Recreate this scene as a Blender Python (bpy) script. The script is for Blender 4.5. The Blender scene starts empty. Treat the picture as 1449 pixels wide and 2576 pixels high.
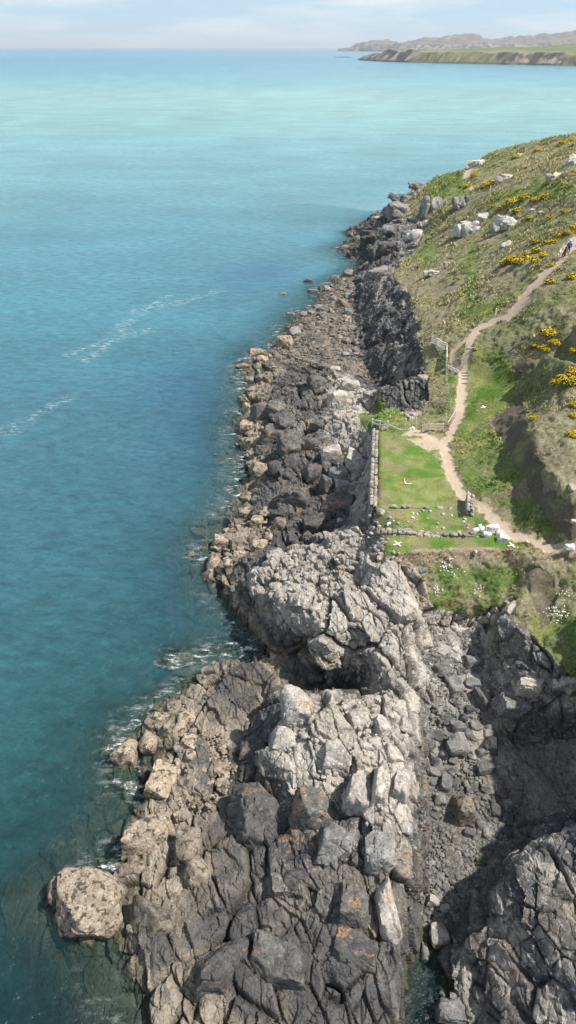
import bpy, bmesh, math, random
import numpy as np
from mathutils import Vector, Matrix, geometry as mgeo

rng = np.random.default_rng(7)
random.seed(7)
SC = bpy.context.scene
COL = SC.collection

# ------------------------------------------------------------------ camera, sky, sun
CAM_Z, PITCH, FPX, CX, CY = 41.5, math.radians(33.25), 1786.0, 724.5, 1288.0
cam_d = bpy.data.cameras.new('camera')
cam_d.sensor_fit = 'VERTICAL'; cam_d.sensor_height = 24.0
cam_d.lens = 24.0 * FPX / 2576.0
cam_d.clip_start = 0.5; cam_d.clip_end = 90000.0
cam = bpy.data.objects.new('camera', cam_d)
cam.location = (0, 0, CAM_Z); cam.rotation_euler = (math.pi/2 - PITCH, 0, 0)
COL.objects.link(cam); SC.camera = cam

SUN_EL, SUN_AZ = math.radians(55), math.radians(98)      # azimuth clockwise from +Y (towards +X)
world = bpy.data.worlds.new('World'); SC.world = world; world.use_nodes = True
wn, wl = world.node_tree.nodes, world.node_tree.links
wn.clear()
w_out = wn.new('ShaderNodeOutputWorld'); w_bg = wn.new('ShaderNodeBackground')
sky = wn.new('ShaderNodeTexSky'); sky.sky_type = 'NISHITA'; sky.sun_disc = False
sky.sun_elevation = SUN_EL; sky.sun_rotation = SUN_AZ
sky.air_density = 1.0; sky.dust_density = 0.4; sky.ozone_density = 1.5; sky.altitude = 40
w_bg.inputs['Strength'].default_value = 0.065
tc = wn.new('ShaderNodeTexCoord')
sep = wn.new('ShaderNodeSeparateXYZ'); wl.new(tc.outputs['Generated'], sep.inputs[0])
addz = wn.new('ShaderNodeMath'); addz.operation = 'ADD'; addz.inputs[1].default_value = 0.10
wl.new(sep.outputs['Z'], addz.inputs[0])
dvx = wn.new('ShaderNodeMath'); dvx.operation = 'DIVIDE'; wl.new(sep.outputs['X'], dvx.inputs[0]); wl.new(addz.outputs[0], dvx.inputs[1])
dvy = wn.new('ShaderNodeMath'); dvy.operation = 'DIVIDE'; wl.new(sep.outputs['Y'], dvy.inputs[0]); wl.new(addz.outputs[0], dvy.inputs[1])
cmb = wn.new('ShaderNodeCombineXYZ'); wl.new(dvx.outputs[0], cmb.inputs[0]); wl.new(dvy.outputs[0], cmb.inputs[1])
cn = wn.new('ShaderNodeTexNoise'); cn.inputs['Scale'].default_value = 0.42; cn.inputs['Detail'].default_value = 7; cn.inputs['Roughness'].default_value = 0.6
wl.new(cmb.outputs[0], cn.inputs['Vector'])
cr = wn.new('ShaderNodeMapRange'); cr.inputs['From Min'].default_value = 0.45; cr.inputs['From Max'].default_value = 0.64
cr.inputs['To Min'].default_value = 0.0; cr.inputs['To Max'].default_value = 0.95
wl.new(cn.outputs['Fac'], cr.inputs['Value'])
cmix = wn.new('ShaderNodeMixRGB'); cmix.inputs['Color2'].default_value = (5.3, 7.8, 9.9, 1)
# pale sea haze low down, thinning upwards, and thin broken cloud
hz1 = wn.new('ShaderNodeMapRange'); hz1.interpolation_type = 'SMOOTHSTEP'; wl.new(sep.outputs['Z'], hz1.inputs['Value'])
for k_, q_ in zip(('From Min','From Max','To Min','To Max'), (0.0, 0.5, 0.86, 0.12)): hz1.inputs[k_].default_value = q_
wl.new(hz1.outputs[0], cmix.inputs['Fac']); wl.new(sky.outputs[0], cmix.inputs['Color1'])
cl2 = wn.new('ShaderNodeMixRGB'); cl2.inputs['Color2'].default_value = (9.4, 9.9, 10.2, 1); wl.new(cr.outputs[0], cl2.inputs['Fac']); wl.new(cmix.outputs[0], cl2.inputs['Color1']); wl.new(cl2.outputs[0], w_bg.inputs['Color']); wl.new(w_bg.outputs[0], w_out.inputs['Surface'])

sun_d = bpy.data.lights.new('sun', 'SUN'); sun_d.energy = 4.9; sun_d.angle = math.radians(1.0); sun_d.color = (1.0, 0.95, 0.87)
sun = bpy.data.objects.new('sun', sun_d); COL.objects.link(sun)
SUN_V = Vector((math.sin(SUN_AZ)*math.cos(SUN_EL), math.cos(SUN_AZ)*math.cos(SUN_EL), math.sin(SUN_EL)))
sun.rotation_euler = SUN_V.to_track_quat('Z', 'Y').to_euler()
SC.view_settings.view_transform = 'Standard'; SC.view_settings.look = 'None'
SC.view_settings.exposure = 0.62; SC.view_settings.gamma = 1.0
SC.cycles.max_bounces = 6; SC.cycles.transparent_max_bounces = 12
SC.cycles.use_denoising = True

# ------------------------------------------------------------------ pixel <-> place
sp, cp = math.sin(PITCH), math.cos(PITCH)
def ray(u, v):
    a, b = (u-CX)/FPX, (v-CY)/FPX              # right, down
    return np.array([a, cp - b*sp, -sp - b*cp])
def P(u, v, z):
    r = ray(u, v); t = (z-CAM_Z)/r[2]
    return (r[0]*t, r[1]*t, z)
def project(X):
    X = np.asarray(X, float); h = CAM_Z - X[..., 2]
    zc = X[..., 1]*cp + h*sp; yc = h*cp - X[..., 1]*sp
    return CX + FPX*X[..., 0]/zc, CY + FPX*yc/zc, zc

# ------------------------------------------------------------------ noise
def hash3(i, j, k, s):
    n = (i.astype(np.uint32)*np.uint32(374761393)) ^ (j.astype(np.uint32)*np.uint32(668265263)) ^ (k.astype(np.uint32)*np.uint32(2246822519)) ^ np.uint32((s*3266489917) & 0xffffffff)
    n = (n ^ (n >> np.uint32(13)))*np.uint32(1274126177)
    n = (n ^ (n >> np.uint32(16)))*np.uint32(2654435761)
    n ^= n >> np.uint32(15)
    return n.astype(np.float32)/np.float32(4294967295.0)
def vnoise(p, s=0):
    p = np.asarray(p, np.float32); f = np.floor(p); t = p-f; t = t*t*(3-2*t); f = f.astype(np.int64)
    out = 0
    for a in (0, 1):
        wx = t[:, 0] if a else 1-t[:, 0]
        for b in (0, 1):
            wy = t[:, 1] if b else 1-t[:, 1]
            for c in (0, 1):
                wz = t[:, 2] if c else 1-t[:, 2]
                out = out + wx*wy*wz*hash3(f[:, 0]+a, f[:, 1]+b, f[:, 2]+c, s)
    return out
def fbm(p, s=0, o=4, g=0.5):
    v, a, n = 0, 1, 0
    for i in range(o):
        v = v + a*vnoise(p*(2.03**i)+i*17.3, s+i); n += a; a *= g
    return v/n
def voronoi(p, s=0, wgt=0.5):
    """nearest jittered cell: returns hashes (3), offset to centre, F1, F2"""
    p = np.asarray(p, np.float32); f = np.floor(p).astype(np.int64)
    n = len(p); d1 = np.full(n, 99, np.float32); d2 = np.full(n, 99, np.float32)
    best = np.zeros((n, 3), np.int64); bc = np.zeros((n, 3), np.float32)
    for a in (-1, 0, 1):
        for b in (-1, 0, 1):
            for c in (-1, 0, 1):
                i, j, k = f[:, 0]+a, f[:, 1]+b, f[:, 2]+c
                q = np.stack([i+hash3(i, j, k, s+1), j+hash3(i, j, k, s+2), k+hash3(i, j, k, s+3)], 1).astype(np.float32)
                d = ((p-q)**2).sum(1) + wgt*hash3(i, j, k, s+4)          # power diagram: flat joints
                m = d < d1
                d2 = np.where(m, d1, np.minimum(d2, d))
                d1 = np.where(m, d, d1)
                best[m] = np.stack([i, j, k], 1)[m]; bc[m] = q[m]
    h = [hash3(best[:, 0], best[:, 1], best[:, 2], s+10+q) for q in range(4)]
    return h, p-bc, d1, d2
def sstep(a, b, x):
    t = np.clip((x-a)/(b-a), 0, 1); return t*t*(3-2*t)

# ------------------------------------------------------------------ the lie of the land (control lines, u v z)
LINES, PTS = [], []
def L(*a): LINES.append([P(*q) for q in a])
def K(*a): PTS.extend([P(*q) for q in a])
def Wd(*a): PTS.extend([tuple(map(float, q)) for q in a])
shore = [(905,668),(868,692),(835,705),(800,735),(780,775),(735,795),(700,835),(680,875),(635,895),(592,930),(625,960),(612,1020),(600,1080),(618,1150),(612,1200),(612,1240),(585,1295),(540,1350),(512,1430),(545,1490),(585,1545),(645,1610)]
shore2 = [(530,1645),(462,1720),(430,1770),(382,1812),(345,1870),(285,1940),(345,1975),(362,2020),(325,2080),(318,2140),(285,2200),(215,2200),(125,2270),(125,2320),(205,2385),(285,2375),(315,2440),(335,2500),(360,2576)]
L(*[(u,v,-0.15) for u, v in shore]); L(*[(u,v,-0.15) for u, v in shore2])
L((645,1610,-.15),(665,1648,-.3)); L((530,1645,-.15),(665,1648,-.3))
for i, (u, v) in enumerate(shore + shore2):
    x, y, z = P(u, v, 0)
    if i in (18, 19, 20, 21, 22, 23, 27, 28): 
        continue
    if 3 <= i <= 9: Wd((x-2.5, y+6.5, -1.3))
    else: Wd((x-3.0, y+0.5, -.75), (x-10, y+1.0, -3.6))
Wd((-6,45,-1.0),(-6,42,-1.0),(-12,46,-2.5),(-12,40,-2.5))
for y in range(2, 270, 16): Wd((-45, y, -9), (-28, y, -6.5))
for y, x in ((100,-15),(115,-14),(130,-9),(145,-3),(160,1),(180,2),(200,2),(220,2),(240,2),(260,2)): Wd((x, y, -3.0))
for y in range(200, 270, 20): Wd((10, y, -3.0))
Wd((30,262,-6),(80,268,-6),(140,265,-6))
# behind the skyline
for q in ((888,600,0),): K(q)
Wd((23,214,-.3),(38,232,-.3),(66,243,-.3),(105,240,-.3),(150,232,-.3))
sky_l = [(940,553,5),(985,510,8),(1060,470,12),(1100,447,14),(1170,430,17),(1240,385,20),(1300,370,21.5),(1380,350,23.5),(1449,340,25)]
L(*sky_l)
for q in sky_l[2:]:
    x, y, z = P(*q); Wd((x+2, y+10, z-1.0), (x+4, y+22, z*0.6))
# far rocky head
K((905,612,1.5),(930,590,3.5),(950,605,5),(985,560,8.5),(1040,600,7.5),(1020,650,6),(930,650,2.5),(950,660,4),(1060,560,10),(1090,520,12),(1000,600,7.5))
# dark slab cliff
L((965,672,6.5),(985,700,8),(1030,740,9),(1050,790,9.5),(1060,860,9.5),(1062,905,9.5),(1062,940,9.2))
L((905,672,0.6),(893,705,1),(890,780,1),(905,880,1.2),(930,960,1.5),(975,1000,2.5),(1000,1015,3.5))
K((960,860,4.2),(985,930,4.6),(940,780,4.5),(925,720,4.3))
# hillside
K((1100,800,10.9),(1150,790,12.5),(1110,825,10.6),(1100,760,10.3),(1100,700,11),(1200,700,14),(1300,650,17.5),(1449,500,23),(1300,500,19),(1200,500,16),(1449,430,24.5),(1449,700,19.4),(1449,800,17.6),(1400,880,14.9),(1250,900,12.4),(1170,580,13.2),(1060,650,9.5),(1130,620,11.8),(1250,580,15.5),(1350,560,19),(1400,420,23),(1250,430,18.5),(1340,740,17.4),(1250,740,15.2),(1330,860,14.6),(1130,500,14),(1330,900,13.9))
L((1165,930,10.4),(1170,880,11.8),(1182,840,13),(1240,805,14.3),(1300,770,16),(1370,690,18.3),(1425,630,20.2),(1449,600,21))
# mound beside the steps, chasm
K((1075,870,10.6),(1120,880,11.1),(1125,950,10.3),(1125,1010,9.8),(1080,1000,9.2),(1090,940,10.4),(1090,1042,8.4),(1120,1050,9.2),(1060,1005,6.0),(1045,970,6.5))
L((955,975,8.2),(1000,1030,8.6),(1030,1055,9.0))
Wd((8.6,79.5,5.0),(10.5,76.5,4.6),(11.5,73.5,5.5))
# valley floor, cave bank, soil bank
K((1260,1000,10.3),(1220,960,10.4),(1160,1040,9.7),(1160,990,9.9),(1200,1060,10.1),(1290,985,10.6))
L((1295,972,10.9),(1330,978,11),(1375,970,11.5)); L((1290,912,12.8),(1330,905,13.2),(1380,915,13.9))
L((1310,1010,11.4),(1322,1045,13.2),(1335,1090,13.9),(1370,1180,14.0),(1400,1220,13.9),(1449,1255,13.6))
L((1240,1058,10.5),(1290,1120,11.5),(1325,1200,11.9),(1375,1285,11.8),(1449,1365,11.3))
K((1449,1000,15.6),(1400,1050,15),(1440,950,16.3),(1380,985,13.8),(1440,1120,15),(1449,1200,14.3),(1449,910,16.8))
Wd((26,68,16.2),(30,60,16.5),(34,50,16))
K((1250,1200,10.3),(1330,1300,10.5),(1200,1150,10),(1180,1230,9.8),(1400,1370,10.4),(1300,1330,10.1))
# the grassed terrace
K((952,1090,9.5),(1050,1085,9.5),(1110,1110,9.5),(950,1180,9.5),(950,1265,9.5),(1050,1200,9.5),(1150,1200,9.6),(1000,1330,9.5),(1150,1300,9.5),(1250,1350,9.6),(1130,1120,9.5),(1040,1060,9.3),(960,1060,9.1))
L((968,1330,9.5),(972,1388,9.4),(1060,1386,9.4),(1150,1382,9.4),(1250,1386,9.5),(1310,1396,9.6),(1360,1402,9.8),(1400,1408,10),(1449,1412,10.3))
# sea wall
WALL_A, WALL_B = P(944,1080,9.6), P(939,1268,9.6)
wa, wb = np.array(WALL_A), np.array(WALL_B)
L((948,1085,9.5),(946,1268,9.5))
LINES.append([tuple(wa + (wb-wa)*t + np.array([-0.35-0.25*math.sin(t*3.1), 0, dz])) for t, dz in ((0,-2.0),(.3,-3.4),(.6,-3.8),(.85,-3.2),(1,-1.8))])
# rock field left of the wall
K((842,935,5.2),(880,960,5.4),(920,990,6.2),(900,1050,7.2),(750,1050,4),(700,1000,3),(850,1100,5.5),(880,1150,5.4),(750,1200,3.5),(820,1270,3.3),(850,1200,4.4),(720,1320,2.4),(640,1250,1),(650,1100,1.2),(900,1260,4),(830,1320,3),(925,1330,7.6),(760,1365,2.7),(700,1150,3.2),(690,1230,2.6),(800,1150,4.6),(640,960,1),(720,940,1.6),(660,1020,1.8),(800,1000,4.8),(925,1060,8.2),(920,1100,5.8))
K((780,870,1.4),(830,820,1.4),(860,760,1.3),(860,880,1.6),(740,880,1.1),(800,780,.7),(880,930,2),(900,950,2))
# upper ridge: back lip, outer crest, foot
L((655,1435,3.6),(700,1392,4.6),(760,1375,5.2),(820,1358,6.0),(880,1350,7.0),(930,1345,8.0))
L((612,1480,2.6),(650,1443,4.2),(700,1500,5.0),(770,1535,5.8),(800,1580,6),(830,1590,6.1),(900,1592,6.1),(955,1655,6),(985,1705,5.7))
L((690,1655,.6),(745,1690,.6),(790,1742,.5),(850,1745,.5),(900,1742,.8),(935,1735,3.4),(965,1728,5.2))
K((800,1450,6.4),(900,1450,7.2),(950,1500,7.0),(850,1530,6.6),(980,1590,6.8),(1010,1450,7.9),(990,1420,8.6),(900,1400,7.3),(740,1430,5.4))
L((1035,1500,7.2),(1040,1600,6.5),(1058,1680,5.7),(1062,1740,5.2))
# near stack: right edge, top, left foot
rightB = [(1045,1800,5.2),(1045,1900,5.5),(1055,2010,5),(1048,2100,4.4),(1030,2200,3.5),(1015,2330,2.2),(1000,2430,1.4),(990,2570,.8)]
L(*rightB)
L((690,1805,4.8),(760,1747,6.0),(830,1765,6.0),(900,1755,6.1),(1000,1765,6.0))
L((668,1880,4.5),(690,1805,4.8))
L((668,1880,4.5),(720,1960,4.3),(780,1985,4.4))
K((800,1880,5.8),(900,1880,5.9),(980,1880,5.9),(950,2000,5.3),(1000,2050,4.9),(930,2100,4.4),(850,2030,4.2))
def floor_z(y): return float(np.interp(y, [10,16,18,21,25,30,36,41], [-1.2,-.9,-.35,.5,1.5,2.5,3.5,4.5]))
for q in [(1040,1600,6.5),(1060,1735,5.2)] + rightB:
    x, y, z = P(*q); Wd((x+0.75, y+0.2, floor_z(y)))
K((290,2250,.5),(305,2330,.6),(600,1680,2.5),(545,1665,1.3),(650,1690,1.9),(720,1700,.9),(700,1735,.9),(650,1785,1.1),(585,1850,1),(520,1750,2),(470,1780,1.3),(430,1840,.9),(500,1900,1.2),(430,2020,1),(560,1950,1.4),(640,1860,1.4),(655,1900,1.7),(660,2000,2),(560,2070,1.6),(480,2150,1.3),(400,2120,.8),(350,2200,.6),(450,2280,1.2),(335,2420,.5),(400,2350,1.5),(450,2450,1.5),(550,2300,1.6),(600,2400,1.8),(700,2350,1.7),(650,2500,1.7),(740,2120,2.6),(750,2250,2),(800,2150,3.2),(850,2300,2.4),(900,2200,3.3),(950,2250,3.1),(900,2420,2),(970,2420,1.6),(800,2520,1.6),(500,2540,1),(400,2560,.4),(700,2060,2.4))
# gully floor and head
K((1060,1578,4.6),(1130,1572,4.6),(1205,1582,4.6),(1100,1650,4),(1180,1640,4.1),(1150,1750,3.3),(1200,1800,3),(1150,1900,2.5),(1250,1950,2.3),(1150,2100,1.5),(1250,2080,1.7),(1100,2200,1),(1170,2200,1),(1100,2300,.5),(1090,2400,-.2),(1110,2500,-.7),(1100,2570,-1))
L((1055,1500,7),(1080,1505,6.9),(1130,1500,6.9),(1200,1518,6.6),(1260,1510,7.1),(1310,1502,7.8))
L((1060,1560,5.0),(1130,1556,5.0),(1205,1566,4.9))
K((1000,1440,8.4),(1100,1450,7.9),(1200,1450,7.9),(1300,1440,8.2))
K((1350,1418,9.8),(1400,1440,9.6),(1330,1455,8),(1370,1500,7.8),(1390,1535,8.3),(1449,1450,9.7),(1449,1550,9.2),(1420,1600,8.5),(1449,1650,8.3),(1300,1560,7.6),(1345,1640,7.7),(1400,1662,8.0))
L((1225,1600,4.4),(1220,1680,3.8),(1235,1780,3.1),(1255,1830,2.9),(1295,1900,2.6),(1335,1930,2.5))
L((1238,1550,6.6),(1268,1570,7.2),(1300,1580,7.6))
L((1305,1748,5.0),(1345,1738,5.7),(1390,1766,5.3),(1449,1728,6.7))
L((1335,1930,2.5),(1365,1850,2.6),(1400,1838,2.6),(1430,1850,2.6))
K((1250,1700,4.4),(1285,1680,5.6),(1330,1690,6.6),(1400,1700,7.2),(1449,1700,7.6))
K((1380,1950,2.2),(1449,1900,2.6),(1449,2000,2.5),(1330,2080,1.8),(1250,2190,1.2),(1190,2270,.8),(1150,2330,.4),(1420,2060,2.4))
L((1449,2085,6.9),(1380,2110,6.6),(1300,2172,6.0),(1264,2200,5.5),(1275,2280,5.0),(1210,2345,3.4),(1150,2385,2),(1140,2480,1.2),(1150,2570,.4))
K((1400,2300,5.8),(1449,2450,5.2),(1350,2450,3.8),(1300,2540,2.8),(1200,2450,1.6),(1449,2570,4.2))
Wd((30,10,6.5),(32,18,8.5),(20.2,25.5,3.6),(20.2,29,3.2),(20.4,32.5,3.6),(21.4,24.5,14.5),(21.4,28.5,15.5),(21.4,33.2,14),(35,31,15),(30,24,14),(30,40,11),(24,36,8.4),(40,50,16.5),(45,60,18),(50,75,20),(60,90,23),(80,120,30),(100,160,30),(140,200,20),(140,20,16),(140,100,32),(60,30,14),(60,3,8))
Wd((-14,3,-4),(-2,9,-.2),(2,9,.6),(8,9,-1.2),(20,6,3.5),(30,2,5),(-30,1,-7),(0,1,-2),(10,1,-2))

# ------------------------------------------------------------------ height raster from a constrained triangulation
X0, X1, Y0, Y1, DX = -46.0, 141.0, 1.0, 268.0, 0.2
def build_dem():
    co, ed = [], []
    for ln in LINES:
        b = len(co); co.extend(ln); ed.extend([(b+i, b+i+1) for i in range(len(ln)-1)])
    co.extend(PTS)
    co.extend([(X0,Y0,-9),(X1,Y0,10),(X0,Y1,-9),(X1,Y1,-6)])
    zz = [c[2] for c in co]
    v2, e2, tris, vo, eo, fo = mgeo.delaunay_2d_cdt([Vector((c[0], c[1])) for c in co], ed, [], 0, 0.02)
    vz = []
    for q, o in zip(v2, vo):
        if o: vz.append(sum(zz[i] for i in o)/len(o))
        else:                                            # crossing of two lines: nearest originals
            d = sorted(((c[0]-q.x)**2+(c[1]-q.y)**2, c[2]) for c in co)[:2]
            vz.append((d[0][1]+d[1][1])/2)
    nx, ny = int((X1-X0)/DX)+1, int((Y1-Y0)/DX)+1
    D = np.full((ny, nx), -6.0, np.float32)
    for t in tris:
        a, b, c = [np.array((v2[i].x, v2[i].y)) for i in t]; za, zb, zc = [vz[i] for i in t]
        i0 = max(0, int((min(a[0],b[0],c[0])-X0)/DX)); i1 = min(nx-1, int((max(a[0],b[0],c[0])-X0)/DX)+1)
        j0 = max(0, int((min(a[1],b[1],c[1])-Y0)/DX)); j1 = min(ny-1, int((max(a[1],b[1],c[1])-Y0)/DX)+1)
        if i1 < i0 or j1 < j0: continue
        gx, gy = np.meshgrid(X0+np.arange(i0, i1+1)*DX, Y0+np.arange(j0, j1+1)*DX)
        den = (b[1]-c[1])*(a[0]-c[0])+(c[0]-b[0])*(a[1]-c[1])
        if abs(den) < 1e-9: continue
        l1 = ((b[1]-c[1])*(gx-c[0])+(c[0]-b[0])*(gy-c[1]))/den
        l2 = ((c[1]-a[1])*(gx-c[0])+(a[0]-c[0])*(gy-c[1]))/den
        l3 = 1-l1-l2; m = (l1 >= -1e-6)&(l2 >= -1e-6)&(l3 >= -1e-6)
        S = D[j0:j1+1, i0:i1+1]; S[m] = (l1*za+l2*zb+l3*zc)[m]
    return D
def blur(D, n, it=2):
    k = 2*n+1
    for _ in range(it):
        for ax in (0, 1):
            pad = [(0,0),(0,0)]; pad[ax] = (n+1, n)
            c = np.cumsum(np.pad(D, pad, mode='edge').astype(np.float64), axis=ax)
            D = ((c[k:] - c[:-k]) if ax == 0 else (c[:, k:]-c[:, :-k]))/k
    return D.astype(np.float32)
D0 = build_dem()
DEM = blur(D0, 1, 2)
far_w = np.clip((Y0+np.arange(D0.shape[0])*DX-66)/25, 0, 1)[:, None]
DEM = DEM*(1-far_w) + blur(D0, 4, 2)*far_w
def bil(R, x, y):
    fx = np.clip((np.asarray(x)-X0)/DX, 0, R.shape[1]-1.001); fy = np.clip((np.asarray(y)-Y0)/DX, 0, R.shape[0]-1.001)
    i, j = fx.astype(int), fy.astype(int); a, b = fx-i, fy-j
    return R[j,i]*(1-a)*(1-b)+R[j,i+1]*a*(1-b)+R[j+1,i]*(1-a)*b+R[j+1,i+1]*a*b
def H(x, y): return bil(DEM, x, y)
gy_, gx_ = np.gradient(blur(D0, 2, 2), DX)
def hit(u, v, sea=True):
    """where the pixel's ray meets the ground (or the water)"""
    r = ray(u, v); t = np.arange(12, 260, 0.04)
    X = r[None]*t[:, None]; X[:, 2] += CAM_Z
    h = H(X[:, 0], X[:, 1])
    if sea: h = np.maximum(h, 0.0)
    k = np.argmax(X[:, 2] < h)
    return X[k].copy() if X[k, 2] < h[k] else np.array(P(u, v, 0.0))
def in_poly(x, y, poly):
    x, y = np.asarray(x), np.asarray(y); c = np.zeros(x.shape, bool); n = len(poly)
    for i in range(n):
        xa, ya = poly[i][:2]; xb, yb = poly[i-1][:2]
        if ya == yb: continue
        c ^= ((ya > y) != (yb > y)) & (x < (xb-xa)*(y-ya)/(yb-ya)+xa)
    return c
def poly_px(pts): return [tuple(hit(*p)[:2]) if len(p) == 2 else P(*p)[:2] for p in pts]
def dist_line(x, y, ln):
    d = np.full(np.shape(x), 1e9)
    for (ax, ay), (bx, by) in zip(ln[:-1], ln[1:]):
        t = np.clip(((x-ax)*(bx-ax)+(y-ay)*(by-ay))/((bx-ax)**2+(by-ay)**2+1e-9), 0, 1)
        d = np.minimum(d, np.hypot(x-ax-t*(bx-ax), y-ay-t*(by-ay)))
    return d
#==TERRAIN
# ------------------------------------------------------------------ regions of the ground (plan outlines)
FARV = [(62,232),(160,240),(160,40)]
VEG = poly_px([(1062,905,9.5),(1060,860,9.5),(1050,790,9.5),(1030,740,9),(990,700,8),(1015,668,7),(1058,605,8),(1075,560,10),(1010,550,8.3),(990,525,8),(1060,478,12)]) + FARV + \
      poly_px([(1449,1700,7.6),(1400,1672,7.6),(1330,1600,7.7),(1290,1545,7.5),(1300,1505,7.6),(1200,1520,6.6),(1080,1500,7),(1052,1440,8),(1000,1405,9.2),(968,1392,9.4),(955,1330,9.5),(949,1270,9.5),(949,1085,9.5),(905,1058,7.4),(900,1030,7),(955,972,8.2),(1000,1025,8.6),(1030,1052,9),(1060,1040,8.5),(1080,1000,9.3),(1075,960,9)])
TERR = poly_px([(949,1085,9.5),(950,1265,9.5),(958,1330,9.5),(972,1388,9.4),(1060,1386,9.4),(1150,1382,9.4),(1250,1386,9.5),(1330,1380,9.7),(1250,1325,9.6),(1150,1240,9.5),(1110,1160,9.5),(1110,1110,9.5),(1040,1070,9.4)])
VALLEY = poly_px([(1130,905,11.5),(1200,900,11.9),(1250,930,11.5),(1290,965,10.8),(1312,990,11),(1290,1015,10.6),(1240,1055,10.3),(1180,1085,9.9),(1130,1090,9.6),(1128,1000,9.9)])
SOIL = poly_px([(1312,1008,11.4),(1326,1045,13.5),(1340,1090,14.3),(1374,1178,14.4),(1404,1217,14.2),(1455,1250,13.9),(1449,1365,11.2),(1370,1295,11.7),(1318,1205,11.8),(1280,1125,11.4),(1232,1062,10.3)])
SOIL_SHADE = poly_px([(1312,1404,9.6),(1350,1416,9.8),(1400,1440,9.6),(1400,1510,8),(1385,1570,8.2),(1360,1580,8),(1330,1500,7.6),(1318,1450,8.1)])
CAVEB = poly_px([(1295,972,10.9),(1330,978,11),(1370,970,11.4),(1375,914,13.9),(1330,904,13.2),(1295,912,12.8)])
PATHS = [([(1449,598),(1425,632),(1370,692),(1320,745),(1290,790)], .95), ([(1290,790),(1250,802),(1200,825),(1183,850)], .62), ([(1183,850),(1172,900),(1165,940),(1160,1000),(1155,1050)], .55),
         ([(1155,1050),(1130,1090),(1118,1130),(1130,1180)], .50), ([(1130,1180),(1150,1230),(1200,1265),(1250,1310),(1300,1350)], .48), ([(1300,1350,9.7),(1380,1385,9.95),(1432,1397,10.2)], .42),
         ([(1118,1125),(1080,1095),(1040,1080)], .38), ([(1180,850),(1142,880),(1140,905),(1162,935)], .36), ([(1190,478),(1178,458)], .35), ([(1174,444),(1180,425),(1205,408)], .9)]
PATHS = [(poly_px(ln), w) for ln, w in PATHS]
WORN = poly_px([(1040,1078),(1080,1085),(1120,1115),(1140,1170),(1110,1160),(1070,1130),(1010,1095)])
BEACH = poly_px([(1045,1590,4.6),(1130,1560,4.8),(1215,1575,4.7),(1225,1680,3.8),(1240,1790,3.0),(1300,1905,2.5),(1335,1935,2.4),(1400,1840,2.6),(1470,1880,2.6),(1470,2040,2.4),(1330,2095,1.8),(1250,2200,1.2),(1150,2345,.4),(1135,2420,0),(1140,2570,-1),(1000,2570,-1),(1000,2420,-.2),(1020,2300,.5),(1040,2150,1.2),(1045,1950,2.3),(1050,1750,3.4)])
BBEACH = poly_px([(905,670,.6),(893,705,1),(890,780,1),(905,880,1.2),(930,962,1.5),(880,940,2),(838,925,2.5),(780,920,1.5),(690,925,1.2),(635,895,0),(700,830,0),(790,735,0)])
RIDGE = poly_px([(600,1480,0),(655,1430,3.4),(700,1388,4.6),(820,1352,6),(935,1340,8.2),(968,1392,9.4),(1052,1440,8),(1075,1500,6.9),(1062,1560,5),(1045,1600,5),(1068,1740,4),(985,1712,5.6),(960,1745,1.5),(850,1748,.4),(790,1746,.4),(690,1658,.5),(640,1610,-.5)])
FIELD = poly_px([(635,895,-.5),(690,925,1.2),(780,920,1.5),(838,922,2.2),(890,945,2),(955,972,8),(900,1030,7),(905,1058,7.4),(948,1085,9.5),(948,1268,9.5),(955,1330,9),(935,1340,8.2),(820,1352,6),(700,1388,4.6),(655,1430,3.4),(600,1480,0),(500,1480,-1),(440,1400,-3),(540,1200,-3),(540,950,-3)])
LEDGE = [(x, y) for x, y in poly_px([(1449,2070,6.9),(1380,2100,6.6),(1290,2165,6.0),(1250,2200,5.3),(1255,2290,4.6),(1200,2350,3.2),(1140,2390,1.6),(1130,2480,1),(1140,2576,.2)])] + [(14,1),(60,1),(60,22)]
GCLIFF = poly_px([(1205,1566,4.8),(1225,1600,4.4),(1220,1680,3.8),(1235,1780,3.1),(1295,1900,2.6),(1335,1935,2.5),(1365,1850,2.6),(1470,1860,2.6)]) + [(60,30),(60,40)] + poly_px([(1449,1700,7.6),(1330,1600,7.7),(1290,1545,7.5)])
FARH = [(10,140),(10,260),(160,262),(160,200)] + poly_px([(1449,335,25)])

FOAMY = 0
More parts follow.
